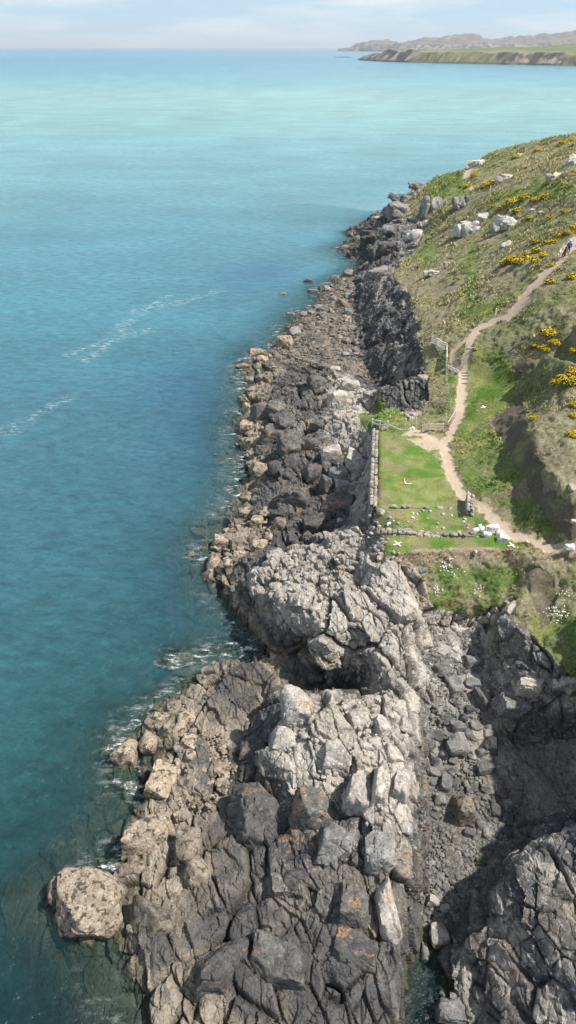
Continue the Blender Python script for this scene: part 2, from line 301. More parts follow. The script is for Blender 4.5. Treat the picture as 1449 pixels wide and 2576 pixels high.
# ------------------------------------------------------------------ adaptive ground mesh
def refine(V, T, hfun, lfun, rounds):
    for _ in range(rounds):
        Z = hfun(V[:, 0], V[:, 1]); X = np.column_stack([V, Z])
        E = np.sort(np.concatenate([T[:, [0,1]], T[:, [1,2]], T[:, [2,0]]]), 1)
        key = E[:, 0].astype(np.int64)*len(V)+E[:, 1]
        uq, idx, inv = np.unique(key, return_index=True, return_inverse=True); Eu = E[idx]
        A, B = X[Eu[:, 0]], X[Eu[:, 1]]
        ln = np.linalg.norm(A-B, axis=1); mk = ln > lfun((A+B)/2)
        if not mk.any(): break
        nid = np.full(len(Eu), -1); nid[mk] = len(V)+np.arange(mk.sum())
        V = np.vstack([V, (V[Eu[mk, 0]]+V[Eu[mk, 1]])/2])
        n = len(T); e = inv.reshape(3, n).T; m = nid[e]            # mid ids of edges 01,12,20
        L_ = ln[e]; out = []
        cnt = (m >= 0).sum(1)
        out.append(T[cnt == 0])
        for k in range(3):
            r = [k, (k+1) % 3, (k+2) % 3]
            s = (cnt == 1) & (m[:, k] >= 0)
            t, mm = T[s][:, r], m[s, k]
            out += [np.column_stack([t[:, 0], mm, t[:, 2]]), np.column_stack([mm, t[:, 1], t[:, 2]])]
            s = (cnt == 2) & (m[:, k] < 0)                           # edge k unsplit: edges k+1, k+2 split
            t = T[s][:, r]; m1, m2 = m[s, (k+1) % 3], m[s, (k+2) % 3]
            out.append(np.column_stack([m1, t[:, 2], m2]))
            out += [np.column_stack([t[:, 0], t[:, 1], m1]), np.column_stack([t[:, 0], m1, m2])]
        s = cnt == 3; t, q = T[s], m[s]
        out += [np.column_stack([t[:, 0], q[:, 0], q[:, 2]]), np.column_stack([q[:, 0], t[:, 1], q[:, 1]]), np.column_stack([q[:, 2], q[:, 1], t[:, 2]]), q]
        T = np.vstack(out)
    return V, T
gx0 = np.arange(X0+1, X1-1, 3.0); gy0 = np.arange(Y0+1, Y1-1, 3.0)
GX, GY = np.meshgrid(gx0, gy0); V = np.column_stack([GX.ravel(), GY.ravel()])
nx, ny = len(gx0), len(gy0); ii = (np.arange(ny-1)[:, None]*nx+np.arange(nx-1)[None]).ravel()
T = np.vstack([np.column_stack([ii, ii+1, ii+nx+1]), np.column_stack([ii, ii+nx+1, ii+nx])])
def lfun(X):
    u, v, zc = project(X); d = np.sqrt(X[:, 0]**2+X[:, 1]**2+(CAM_Z-X[:, 2])**2)
    l = np.maximum(0.0022*d, 0.075)
    out = np.maximum(np.maximum(-u, u-1449), np.maximum(-v, v-2576))
    l *= np.where(out > 250, 6.0, np.where(out > 60, 2.5, 1.0))
    l *= np.where(X[:, 2] < -1.6, 5.0, 1.0)
    rock = ~in_poly(X[:, 0], X[:, 1], VEG); l *= np.where(rock, 1.0, 1.35)
    return l
V, T = refine(V, T, H, lfun, 9)
vx, vy = V[:, 0], V[:, 1]; vz = H(vx, vy)
T = T[(vz[T] > -7.5).any(1)]
nrm = np.column_stack([-bil(gx_.astype(np.float32), vx, vy), -bil(gy_.astype(np.float32), vx, vy), np.ones(len(vx))])
slope = np.hypot(nrm[:, 0], nrm[:, 1]); nrm /= np.linalg.norm(nrm, axis=1)[:, None]
X3 = np.column_stack([vx, vy, vz])
jit = (0.6+.9*sstep(70, 95, vy))[:, None]*np.column_stack([fbm(X3*0.8, 31, 3)-.5, fbm(X3*0.8, 32, 3)-.5])
jx, jy = vx+jit[:, 0], vy+jit[:, 1]
veg = in_poly(jx, jy, VEG); terr = in_poly(jx, jy, TERR); valley = in_poly(jx, jy, VALLEY)
soil = in_poly(jx, jy, SOIL); soil_shade = in_poly(jx, jy, SOIL_SHADE); caveb = in_poly(jx, jy, CAVEB)
beach = in_poly(jx, jy, BEACH) & (slope < 1.3); bbeach = in_poly(jx, jy, BBEACH); ridge = in_poly(jx, jy, RIDGE); field = in_poly(jx, jy, FIELD)
ledge = in_poly(jx, jy, LEDGE); gcliff = in_poly(jx, jy, GCLIFF)
path = np.zeros(len(vx)); pnear = np.zeros(len(vx)); pn = fbm(X3*2.2, 71, 3)
for ln, w in PATHS:
    d = dist_line(vx, vy, ln); path = np.maximum(path, 1-sstep(w*0.6, w*1.2, d+(pn-.5)*1.5*w)); pnear = np.maximum(pnear, 1-sstep(w*1.0, w*2.6, d))
worn = in_poly(jx, jy, WORN)
wornw = np.where(worn, sstep(.42, .6, fbm(X3*0.9, 72, 4)), 0)
path = np.maximum(path, wornw*0.8)*(veg)
cliffn = X3[:, 1] > 66
slab = (~veg) & (~field) & (~bbeach) & (X3[:, 1] > 70)
rockw = np.where(veg, 0.0, 1.0)
# steep ground inside the vegetated outline shows rock
rockw = np.maximum(rockw, sstep(.9, 1.5, slope + 0.7*(fbm(X3*.5, 5, 3)-.5))*(~soil)*(~soil_shade)*(X3[:, 1] > 95))
rockw *= 1-path

# --- relief: tilted broken blocks on rock, hummocks under the heath
disp = np.zeros(len(vx), np.float32); crack = np.zeros(len(vx), np.float32); tone = np.full(len(vx), .5, np.float32)
R = np.where(rockw > 0.02)[0]
Q = X3[R].astype(np.float32)
def rotm(ax, ay, az):
    return np.array((Matrix.Rotation(az, 3, 'Z') @ Matrix.Rotation(ay, 3, 'Y') @ Matrix.Rotation(ax, 3, 'X')), np.float32)
M1 = rotm(.25, .5, .35)
amp = np.where(beach[R], .25, np.where(bbeach[R], .35, np.where(field[R], 1.0, np.where(ridge[R], 1.15, np.where(slab[R], 1.0, .9)))))
amp *= np.where(Q[:, 2] < -.3, .5, 1)
warp = np.column_stack([fbm(Q*.9, 3, 2), fbm(Q*.9, 4, 2), fbm(Q*.9, 6, 2)])-.5
for k, (size, a, s) in enumerate((((2.0, 4.0, 2.4), .58, 100), ((.78, 1.6, 1.0), .34, 200), ((.29, .56, .38), .13, 300))):
    q = ((Q+warp*size[0]*.18) @ M1)/np.array(size, np.float32)
    h, off, f1, f2 = voronoi(q, s)
    d = (h[0]-.5)*1.0 + (h[1]-.5)*1.3*off[:, 0] + (h[2]-.5)*1.3*off[:, 1] + (h[3]-.5)*1.0*off[:, 2]
    em = sstep(.38, .62, fbm(Q*(.35, .8, 1.6)[k]+k*9, 95+k, 2))           # only some joints have opened
    edge = np.exp(-((f2-f1)/(.09 if k < 2 else .13))**2)*em
    disp[R] += a*amp*(d - (.8, .6, .35)[k]*edge)
    crack[R] = np.maximum(crack[R], edge*(.8, .65, .4)[k])
    tone[R] += (.16, .18, .14)[k]*(h[3]-.5)*2
disp[R] += amp*.10*(fbm(Q*2.2, 9, 3)-.5)
disp *= rockw
G = np.where(rockw < .98)[0]; QG = X3[G]
lawn = (terr | valley)[G] | (path[G] > .4)
hum = .85*(fbm(QG*.45, 40, 4)-.5) + .5*(fbm(QG*1.7, 44, 3)-.5)
hum = np.where(lawn, .10*(fbm(QG*1.2, 50, 3)-.5), hum)*(1-.85*path[G])
hum = np.where(soil[G] | soil_shade[G], .5*(fbm(QG*1.1, 51, 4)-.5), hum)
disp[G] += (1-rockw[G])*hum
disp[G] -= .10*path[G]
FX = X3 + nrm*disp[:, None]

# --- albedo
def C(r, g, b): return np.array((r, g, b), np.float32)
def mix(a, b, t):
    t = np.asarray(t); return a + (b-a)*(t[:, None] if t.ndim else t)
n1, n2, n3 = fbm(FX*.25, 61, 4), fbm(FX*1.1, 62, 4), fbm(FX*4.0, 63, 3)
n4 = fbm(FX*.6, 64, 4); n5 = fbm(FX*.09, 66, 3)
one = np.ones((len(FX), 1), np.float32)
zz = FX[:, 2] + (n1-.5)*2.6 + (n2-.5)*1.4
seaward = sstep(9, 1, FX[:, 0] - np.interp(FX[:, 1], [15,22,30,38,44,52,60,70,80,95,120,160], [-7,-9,-9,-5,-4,-7,-7,-5.5,-6,-5,1,12]))
tanb = mix(one*C(.23,.19,.145), one*C(.34,.295,.235), n2)
dark = mix(one*C(.050,.0485,.050), one*C(.115,.11,.107), n2)
pale = mix(one*C(.25,.228,.20), one*C(.46,.42,.37), n2)
rock = mix(tanb, dark, sstep(1.0, 2.2, zz + (1-seaward)*1.5))
rock = mix(rock, pale, sstep(3.7, 5.2, zz + np.where(ridge, 2.0, 0) + np.where(field, -.9+.8*sstep(4, 8, FX[:, 0]), 0)))
rock = mix(rock, dark*.9, np.where(slab & (FX[:, 2] < 9.6+2*(n4-.5)), .95, 0)*sstep(.28, .4, n4+ (9-FX[:, 2])*.04))  # slab faces away from the sun: its shade painted as darker rock
st_ = fbm(FX*np.array([.9,.22,.35]), 68, 4)
rock = mix(rock, pale*.75, slab*sstep(.54, .66, st_+.02*(FX[:, 2]-5))*.8)
gul = mix(one*C(.19,.182,.165), one*C(.31,.295,.265), n2)*(1+.45*sstep(3.6, 4.3, FX[:, 2]))[:, None]; guld = mix(one*C(.07,.062,.05), one*C(.12,.11,.09), n2)  # dry head lightened for sun, weedy floor darkened for shade, in colour
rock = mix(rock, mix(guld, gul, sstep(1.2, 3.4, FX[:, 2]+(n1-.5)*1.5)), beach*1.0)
rock = mix(rock, mix(tanb*.75, dark, sstep(.35, .65, n4)), bbeach*1.0)
rock = mix(rock, dark*1.3, gcliff*.8*sstep(.3, .5, n4));  # shade of the gully cliff painted in with the dark tone
rock = mix(rock, mix(dark*1.2, pale*.75, sstep(.44, .66, n2)), ledge*1.0)
orange = sstep(.61, .66, fbm(FX*.45, 80, 4))*sstep(1.5, 2.5, FX[:, 2])*sstep(.45, .6, n3)*sstep(14, 7, FX[:, 0])*(1-beach)*(FX[:, 1] < 100)
rock = mix(rock, one*C(.36,.22,.12), orange*.5)
vb = fbm(FX*.32+3, 57, 4); rock = mix(rock, tanb*.8, (~slab)*(FX[:, 1] < 45)*sstep(.56, .64, vb)*(~ridge)*.35); rock = mix(rock, pale*.8, (~slab)*(~beach)*(FX[:, 2] > 3.2)*sstep(.44, .36, vb)*.3)
rock *= (0.62+.76*tone)[:, None]*(1-.62*crack)[:, None]
rock = mix(rock, one*C(.055,.05,.03), sstep(.75, .1, FX[:, 2]+(n2-.5)*.8)*sstep(-.6, -.15, FX[:, 2])*.55)     # wet, weedy at the waterline
grass = mix(one*C(.085,.105,.030), one*C(.15,.165,.055), n2)
lawnc = mix(one*C(.075,.15,.024), one*C(.205,.21,.078), sstep(.38, .68, n4*.7+n2*.3))*1.18
straw = mix(one*C(.22,.18,.105), one*C(.32,.265,.17), n3)
brown = mix(one*C(.125,.108,.066), one*C(.21,.178,.112), n3)
hill = mix(grass, straw, sstep(.44, .60, n2*.6+n4*.4)*.75); hill = mix(hill, brown, sstep(.42, .58, n1*.7+n3*.3)*.85)
greenband = sstep(.5, .62, n5)*.5
bp_ = fbm(FX*np.array([.11,.07,.1])+5, 69, 4)
hill = mix(hill, brown*1.15, sstep(.51, .59, bp_)*.6); hill = mix(hill, straw*.85, sstep(.52, .60, fbm(FX*.16+9, 59, 4))*.5)
hill = mix(hill, grass*1.2, sstep(.54, .44, bp_)*greenband)*1.36
front = in_poly(jx, jy, poly_px([(1060,1400,9.3),(1310,1402,9.5),(1320,1500,7.8),(1200,1520,6.6),(1080,1500,7)]))
hill = mix(hill, hill.mean(1)[:, None]*C(1.06,1.06,.72), .35)
GREENS = [poly_px(q) for q in ([(1330,1545,8),(1390,1540,8.3),(1449,1560,9),(1449,1690,7.8),(1400,1668,7.9),(1340,1610,7.7)],[(1235,492),(1300,478),(1449,470),(1449,495),(1320,500),(1240,505)],[(1170,620),(1200,600),(1205,640),(1190,740),(1165,760)],[(1150,760),(1240,760),(1300,720),(1320,740),(1230,800),(1170,810)],[(1140,1090),(1230,1070),(1290,1140),(1310,1210),(1250,1240),(1190,1250),(1140,1160)],[(1180,880),(1260,880),(1300,960),(1200,950)],[(1250,1260),(1330,1240),(1400,1310),(1449,1370),(1380,1375),(1300,1330)],[(1330,440),(1449,460),(1449,480),(1340,470)],[(1040,640),(1090,600),(1110,640),(1060,690)],[(900,1050),(955,975),(1030,1055),(1030,1075),(945,1080)],[(1060,440),(1170,440),(1170,500),(1080,510)])]
gm = np.zeros(len(vx), bool)
for q_ in GREENS: gm |= in_poly(vx+3*jit[:, 0], vy+3*jit[:, 1], q_)
hill = mix(hill, lawnc*.9, gm*(.30+.65*sstep(.36, .52, n2*.5+n4*.5)))
hill = mix(hill, lawnc*.95, front*sstep(.36, .5, n2)*.8)
g = mix(hill, lawnc*.92, (terr | valley)*1.0)
g = mix(g, straw*.8, terr*sstep(.50, .62, fbm(FX*.5+2, 58, 4))*.6); g = mix(g, grass*.8, terr*sstep(.55, .65, n2)*.5)
soilc = mix(one*C(.085,.072,.058), one*C(.15,.125,.10), n2)
EARTH = poly_px([(962,1392,9.4),(1060,1380,9.4),(1150,1377,9.4),(1250,1380,9.5),(1330,1392,9.7),(1440,1400,10.2),(1440,1415,10.1),(1310,1402,9.5),(1250,1398,9.2),(1100,1405,9.0),(1075,1470,7.6),(1062,1560,5.2),(1040,1560,6.2),(1030,1470,7.8),(975,1410,9.0)])
earth = in_poly(jx, jy, EARTH)*sstep(.3, .5, n2*.5+n4*.5)
g = mix(g, mix(one*C(.24,.19,.135), one*C(.34,.275,.20), n3), earth*.9)
ruin = in_poly(jx, jy, poly_px([(962,1270,9.5),(1175,1270,9.5),(1200,1345,9.5),(962,1345,9.5)]))
g = mix(g, straw*.85, ruin*sstep(.42, .6, n2)*.7)
g = mix(g, soilc, (soil | soil_shade | caveb)*np.where(soil_shade, .65, .9)*sstep(.34, .52, n4*.6+n2*.4))  # soil hollow under the terrace edge: its shade is painted in too
pathc = mix(one*C(.36,.275,.205), one*C(.50,.405,.315), n2*.6+n3*.4)
g = mix(g, straw*.95, pnear*sstep(.40, .58, n2*.6+n3*.4)*.75)
g = mix(g, pathc, np.clip(path*1.15, 0, 1))
slump = in_poly(jx, jy, poly_px([(965,1392,9.4),(1055,1410,9.0),(1085,1500,6.9),(1062,1565,5),(1040,1545,6.5),(1015,1470,7.7),(980,1425,8.7)]))
rock = mix(rock, mix(one*C(.25,.20,.15), one*C(.38,.32,.25), n3), slump*sstep(.36, .52, n4*.5+n2*.5)*.75)
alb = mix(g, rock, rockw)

# --- face regions -> separate pieces of the setting
cen = T[:, 0]
def at(m): return m[T].sum(1) >= 2
reg = np.full(len(T), 3)                                       # near stack and its foreshore
reg[at(field)] = 4; reg[at(ridge)] = 5; reg[at(slab)] = 6; reg[at(bbeach)] = 7; reg[at(beach)] = 8
reg[at(gcliff)] = 9; reg[at(ledge)] = 10
reg[at(veg)] = 0; reg[at(veg & terr)] = 1; reg[at(veg & (soil | soil_shade | caveb))] = 11; reg[at(path > .5)] = 2
reg[(FX[T][:, :, 2] < -.9).all(1)] = 12
REG = ['hillside','grass_terrace','footpath','rock_stack','rocky_foreshore','rock_ridge','sea_cliff','boulder_beach','gully_beach','gully_cliff','rock_ledge','soil_bank','seabed']

# ------------------------------------------------------------------ materials
class N:
    def __init__(s, name):
        s.m = bpy.data.materials.new(name); s.m.use_nodes = True; s.t = s.m.node_tree; s.t.nodes.clear()
    def n(s, ty, **kw):
        o = s.t.nodes.new('ShaderNode'+ty)
        for k, v in kw.items():
            if k in o.inputs: 
                if hasattr(v, 'links'): s.t.links.new(v, o.inputs[k])
                else: o.inputs[k].default_value = v
            else: setattr(o, k, v)
        return o
    def link(s, a, b): s.t.links.new(a, b)
    def math(s, op, a, b=None, c=None, clamp=False):
        o = s.t.nodes.new('ShaderNodeMath'); o.operation = op; o.use_clamp = clamp
        for i, q in enumerate((a, b, c)):
            if q is None: continue
            if hasattr(q, 'links'): s.link(q, o.inputs[i])
            else: o.inputs[i].default_value = q
        return o.outputs[0]
    def rng(s, v, a, b, c=0.0, d=1.0):
        o = s.t.nodes.new('ShaderNodeMapRange'); s.link(v, o.inputs['Value'])
        for k, q in zip(('From Min','From Max','To Min','To Max'), (a, b, c, d)): o.inputs[k].default_value = q
        return o.outputs[0]
    def mixc(s, f, a, b, mode='MIX'):
        o = s.t.nodes.new('ShaderNodeMixRGB'); o.blend_type = mode
        for i, q in zip(('Fac','Color1','Color2'), (f, a, b)):
            if hasattr(q, 'links'): s.link(q, o.inputs[i])
            else: o.inputs[i].default_value = q if i == 'Fac' else (tuple(q)+(1,) if len(q) == 3 else q)
        return o.outputs[0]
    def noise(s, vec, scale, detail=4, rough=.55, out='Fac'):
        o = s.n('TexNoise'); o.inputs['Scale'].default_value = scale; o.inputs['Detail'].default_value = detail; o.inputs['Roughness'].default_value = rough
        s.link(vec, o.inputs['Vector']); return o.outputs[out]
    def bump(s, h, strength, dist, nrm=None):
        o = s.n('Bump'); o.inputs['Strength'].default_value = strength; o.inputs['Distance'].default_value = dist; s.link(h, o.inputs['Height'])
        if nrm is not None: s.link(nrm, o.inputs['Normal'])
        return o.outputs[0]
    def finish(s, col, rough, nrm=None, spec=.35, **kw):
        b = s.n('BsdfPrincipled'); o = s.n('OutputMaterial')
        if hasattr(col, 'links'): s.link(col, b.inputs['Base Color'])
        else: b.inputs['Base Color'].default_value = tuple(col)+(1,)
        if hasattr(rough, 'links'): s.link(rough, b.inputs['Roughness'])
        else: b.inputs['Roughness'].default_value = rough
        b.inputs['Specular IOR Level'].default_value = spec
        if nrm is not None: s.link(nrm, b.inputs['Normal'])
        for k, v in kw.items(): b.inputs[k].default_value = v
        s.link(b.outputs[0], o.inputs['Surface']); return s.m
def rock_mat(name, cols=None, lichen=.35, orange=0., blot=0., crackscale=1.6, bump=.9):
    m = N(name); pos = m.n('NewGeometry').outputs['Position']
    if cols is None: base = m.n('Attribute', attribute_name='Col').outputs['Color']
    else:
        r = m.n('ObjectInfo').outputs['Random']
        base = m.mixc(m.rng(m.noise(pos, 1.7, 5), .35, .65), cols[0], cols[1])
        base = m.mixc(1.0, base, m.n('CombineColor', Red=m.rng(r, 0, 1, .78, 1.2), Green=m.rng(r, 0, 1, .78, 1.18), Blue=m.rng(r, 0, 1, .80, 1.15)).outputs[0], 'MULTIPLY')
    fine = m.noise(pos, 7.0, 8, .68)
    base = m.mixc(1.0, base, m.n('CombineColor', **{k: m.rng(fine, .28, .72, .52, 1.5) for k in ('Red','Green','Blue')}).outputs[0], 'MULTIPLY')
    wn_ = m.noise(pos, 3.2, 3, .5)
    vec = m.n('MixRGB', Fac=.12, Color1=pos, Color2=m.noise(pos, 1.1, 3, .5, 'Color')).outputs[0]
    vo = m.n('TexVoronoi', feature='DISTANCE_TO_EDGE'); vo.inputs['Scale'].default_value = crackscale; m.link(pos, vo.inputs['Vector'])
    crk = m.rng(m.math('ADD', vo.outputs['Distance'], m.rng(wn_, .2, .8, -.05, .05)), .0, .05, 0, 1)
    base = m.mixc(m.math('MULTIPLY', m.math('SUBTRACT', 1.0, crk), .22), base, (.03,.028,.026))
    if lichen > 0:
        lz = m.rng(m.n('SeparateXYZ', Vector=pos).outputs['Z'], 1.5, 4.0)
        sp1 = m.rng(m.noise(pos, 4.2, 8, .72), .56, .63)
        base = m.mixc(m.math('MULTIPLY', m.math('MULTIPLY', sp1, lz), lichen), base, (.56,.55,.52))
    if orange > 0:
        o1 = m.math('MULTIPLY', m.rng(m.noise(pos, .9, 4, .6), .57, .63), m.rng(m.noise(pos, 6.5, 4, .6), .42, .56))
        base = m.mixc(m.math('MULTIPLY', o1, orange), base, (.38,.215,.10))
    if blot > 0:
        o2 = m.math('MULTIPLY', m.rng(m.noise(pos, 2.6, 6, .65), .53, .58), blot)
        base = m.mixc(o2, base, (.035,.032,.02))
    z = m.n('SeparateXYZ', Vector=pos).outputs['Z']
    wet = m.rng(m.math('ADD', z, m.rng(m.noise(pos, 1.6, 3), .3, .7, -.25, .25)), .15, .55, 1, 0)
    base = m.mixc(m.math('MULTIPLY', wet, .6), base, (.05,.045,.028))
    rough = m.rng(wet, 0, 1, .78, .4)
    hgt = m.math('ADD', m.math('MULTIPLY', fine, .6), m.math('MULTIPLY', crk, .12))
    hgt = m.math('ADD', hgt, m.math('MULTIPLY', m.noise(pos, 22, 4, .6), .22))
    return m.finish(base, rough, m.bump(hgt, bump, .16), spec=.3)
M_ROCK = rock_mat('rock_ground', None, lichen=.55)
def ground_mat(name, scale=6., bump=.6, lo=.6, hi=1.45):
    m = N(name); pos = m.n('NewGeometry').outputs['Position']
    base = m.n('Attribute', attribute_name='Col').outputs['Color']
    f = m.noise(pos, scale, 8, .7)
    base = m.mixc(1.0, base, m.n('CombineColor', **{k: m.rng(f, .3, .7, lo, hi) for k in ('Red','Green','Blue')}).outputs[0], 'MULTIPLY')
    hgt = m.math('ADD', f, m.math('MULTIPLY', m.noise(pos, scale*4, 3, .6), .35))
    return m.finish(base, .92, m.bump(hgt, bump, .18), spec=.15)
M_HEATH = ground_mat('heath_ground', 5., .9, .5, 1.5)
M_LAWN = ground_mat('short_turf', 7., .5, .7, 1.3)
M_PATH = ground_mat('trodden_earth', 6., .45, .78, 1.2)
M_SOIL = ground_mat('bare_soil', 5., .8, .6, 1.4)
REGM = [M_HEATH, M_LAWN, M_PATH, M_ROCK, M_ROCK, M_ROCK, M_ROCK, M_ROCK, M_ROCK, M_ROCK, M_ROCK, M_SOIL, M_ROCK]

def mesh_np(name, V, T, mat, col=None, smooth=True, parent=None):
    me = bpy.data.meshes.new(name)
    me.vertices.add(len(V)); me.vertices.foreach_set('co', np.asarray(V, np.float32).ravel())
    me.loops.add(len(T)*3); me.loops.foreach_set('vertex_index', np.asarray(T, np.int32).ravel())
    me.polygons.add(len(T)); me.polygons.foreach_set('loop_start', np.arange(len(T), dtype=np.int32)*3)
    me.polygons.foreach_set('use_smooth', np.full(len(T), smooth))
    if col is not None:
        a = me.color_attributes.new('Col', 'FLOAT_COLOR', 'POINT')
        a.data.foreach_set('color', np.column_stack([col, np.ones(len(col))]).astype(np.float32).ravel())
    me.update(calc_edges=True); me.validate()
    if mat: me.materials.append(mat)
    o = bpy.data.objects.new(name, me); COL.objects.link(o)
    if parent: o.parent = parent
    return o
def struct(o, label=None):
    o['kind'] = 'structure'
    if label: o['label'] = label
    return o
def tag(o, label, cat, group=None):
    o['label'] = label; o['category'] = cat
    if group: o['group'] = group
    return o
for r, nm in enumerate(REG):
    t = T[reg == r]
    if not len(t): continue
    uq, inv = np.unique(t, return_inverse=True)
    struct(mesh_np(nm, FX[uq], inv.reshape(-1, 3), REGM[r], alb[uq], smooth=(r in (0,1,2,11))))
print('terrain tris', len(T))

# ------------------------------------------------------------------ sea
def build_sea():
    r = [2.0]
    while r[-1] < 30000:
        q = r[-1]; r.append(q*(1.013 if 18 < q < 230 else 1.07))
    r = np.array(r)
    az = np.concatenate([np.arange(-70, 70, .3), np.arange(70, 290.1, 10.0)]); az = np.radians(az)
    RR, AA = np.meshgrid(r, az, indexing='ij'); n, k = RR.shape
    X, Y = (RR*np.sin(AA)).ravel(), (RR*np.cos(AA)).ravel()
    depth = np.where((X > X0+1)&(X < X1-1)&(Y > Y0+1)&(Y < Y1-1), -H(X, Y), 9.0)
    for u_, v_, w_, h_, _ in AWASH:                          # water is thin over the rocks that almost break the surface
        c = np.array(P(u_, v_, 0)); q = project(c)[2]/FPX; sx, sy = w_*.5*q, h_*.6*q; sz = max(.35, .4*sy)
        e = 1-((X-c[0])/sx)**2-((Y-c[1])/sy)**2
        depth = np.where(e > 0, np.minimum(depth, .86*sz+.06-.8*sz*np.sqrt(np.clip(e, 0, 1))), depth)
    ii = (np.arange(n-1)[:, None]*k+np.arange(k-1)[None]).ravel()
    T = np.vstack([np.column_stack([ii, ii+k+1, ii+1]), np.column_stack([ii, ii+k, ii+k+1])])
    keep = (depth[T] > -.6).any(1); T = T[keep]
    P3 = np.column_stack([X, Y, np.zeros_like(X)])
    vv = CY + FPX*np.tan(np.arctan2(CAM_Z, RR.ravel()) - PITCH)
    keyv = [117,122,140,165,200,240,300,360,430,600,800,1000,1300,1600,1900,2200,2500]
    kc = np.array([(62,158,190),(58,152,190),(64,150,192),(74,158,194),(98,180,204),(118,190,200),(114,188,200),(100,176,196),(92,168,190),(72,148,176),(62,138,166),(57,124,152),(50,110,134),(42,99,116),(32,83,96),(22,62,72),(14,44,56)], float)/255
    kl = np.where(kc <= .04045, kc/12.92, ((kc+.055)/1.055)**2.4)
    base = np.column_stack([np.interp(vv, keyv, kl[:, c]) for c in range(3)])
    lg = np.log(RR.ravel())*4
    nz = fbm(np.column_stack([AA.ravel()*5, lg, lg*0]), 90, 3); nz2 = fbm(P3*.045, 91, 4)
    base *= (1 + .2*(nz-.5) + .35*(nz2-.5))[:, None]
    # weed beds off the rocks
    for (u, v, ru, f) in ((455,960,6.5,.55),(600,700,7.5,.5),(700,690,6,.45),(520,1080,6,.4),(460,1500,5,.3)):
        c = P(u, v, 0); d = np.hypot(X-c[0], (Y-c[1])*.6)
        base = mix(base, base*np.array([.50,.55,.80]), f*np.exp(-(d/ru)**2)*(.5+nz2))
    foam = np.zeros(len(X))
    for ln, w in (([(215,905),(285,852),(375,828)], .8),([(300,835),(350,780),(455,760)], .9),([(455,760),(560,730)], .6),([(165,895),(285,852)], .5),([(0,1090),(55,1060)], .9),([(0,1110),(30,1090)], .8),([(80,1050),(170,1000)], .5),([(455,246),(520,240)], 1.6),([(380,770),(420,745)],.6)):
        l2 = [tuple(P(u, v, 0)[:2]) for u, v in ln]; foam = np.maximum(foam, (.5 if ln[0][0] > 5 else .3)*np.exp(-(dist_line(X, Y, l2)/(w*1.6))**2))
    sh = np.exp(-((depth-.15)/.45)**2)*sstep(.38, .52, fbm(P3*.25, 93, 3))
    foam = np.maximum(foam, sh)
    m = N('sea_water'); pos = m.n('NewGeometry').outputs['Position']
    col = m.n('Attribute', attribute_name='Col').outputs['Color']
    dp = m.n('Attribute', attribute_name='depth').outputs['Fac']; fo = m.n('Attribute', attribute_name='foam').outputs['Fac']
    mp = m.n('Mapping'); m.link(pos, mp.inputs['Vector']); mp.inputs['Rotation'].default_value = (0, 0, math.radians(28)); mp.inputs['Scale'].default_value = (.45, 1, 1)
    wv = mp.outputs[0]
    h = m.math('ADD', m.math('MULTIPLY', m.noise(wv, .35, 4, .6), 1.0), m.math('MULTIPLY', m.noise(wv, 1.5, 4, .65), .42))
    b = m.bump(h, .8, 1.2)
    tex = m.noise(wv, .9, 6, .7)
    fm = m.math('MULTIPLY', m.math('MULTIPLY', fo, 1.0), m.math('MULTIPLY', m.rng(m.noise(wv, 1.6, 8, .78), .50, .62), m.rng(m.noise(wv, .3, 3, .5), .33, .47)), clamp=True)
    col = m.mixc(1.0, col, m.n('CombineColor', **{k: m.rng(m.math('ADD', m.math('MULTIPLY', tex, .72), m.math('MULTIPLY', m.noise(wv, .06, 4, .6), .28)), .30, .70, .62, 1.42) for k in ('Red','Green','Blue')}).outputs[0], 'MULTIPLY')
    caps = m.math('MULTIPLY', m.rng(m.noise(wv, .55, 9, .72), .705, .73), .6)
    fm = m.math('MAXIMUM', fm, caps)
    col = m.mixc(fm, col, (.75,.78,.78))
    b_ = m.n('BsdfPrincipled'); m.link(col, b_.inputs['Base Color']); m.link(b, b_.inputs['Normal'])
    b_.inputs['Roughness'].default_value = .22; b_.inputs['IOR'].default_value = 1.33; b_.inputs['Specular IOR Level'].default_value = .35
    op = m.math('MAXIMUM', m.rng(m.math('POWER', 2.718, m.math('MULTIPLY', dp, -.8)), 0, 1, 1, .08), fm)
    tr = m.n('BsdfTransparent'); tr.inputs['Color'].default_value = (.72,.86,.84,1)
    mx = m.n('MixShader'); m.link(op, mx.inputs[0]); m.link(tr.outputs[0], mx.inputs[1]); m.link(b_.outputs[0], mx.inputs[2])
    o_ = m.n('OutputMaterial'); m.link(mx.outputs[0], o_.inputs['Surface'])
    o = mesh_np('sea', P3, T, m.m, base*SEA_GAIN, smooth=True)
    for nm, d in (('depth', np.clip(depth, 0, 20)), ('foam', np.clip(foam, 0, 1))):
        a = o.data.attributes.new(nm, 'FLOAT', 'POINT'); a.data.foreach_set('value', d.astype(np.float32))
    struct(o)
AWASH = ((448,1655,120,80,'yellowish rock awash off the mouth of the inlet'),(575,1150,80,36,'tan reef awash at the foreshore waterline'),(508,1335,64,36,'tan rock awash off the lower foreshore'),(478,1392,34,26,'small rock awash left of the smooth tip boulder'),(640,992,40,24,'pale rock awash by the upper foreshore'),(330,1985,70,60,'greenish rock just under water by the wedge boulder'),(270,1882,36,40,'pale rock under water left of the wedge boulder'),(330,2075,46,50,'greenish rock awash beside the pinkish boulder'),(280,2165,40,30,'dark rock awash above the huge flat-topped boulder'),(545,1300,40,24,'brown rock awash off the cove corner'),(612,1200,50,24,'dark rock awash below the large tan rounded boulder'))
SEA_GAIN = np.array([1.0, .64, .545])
build_sea()
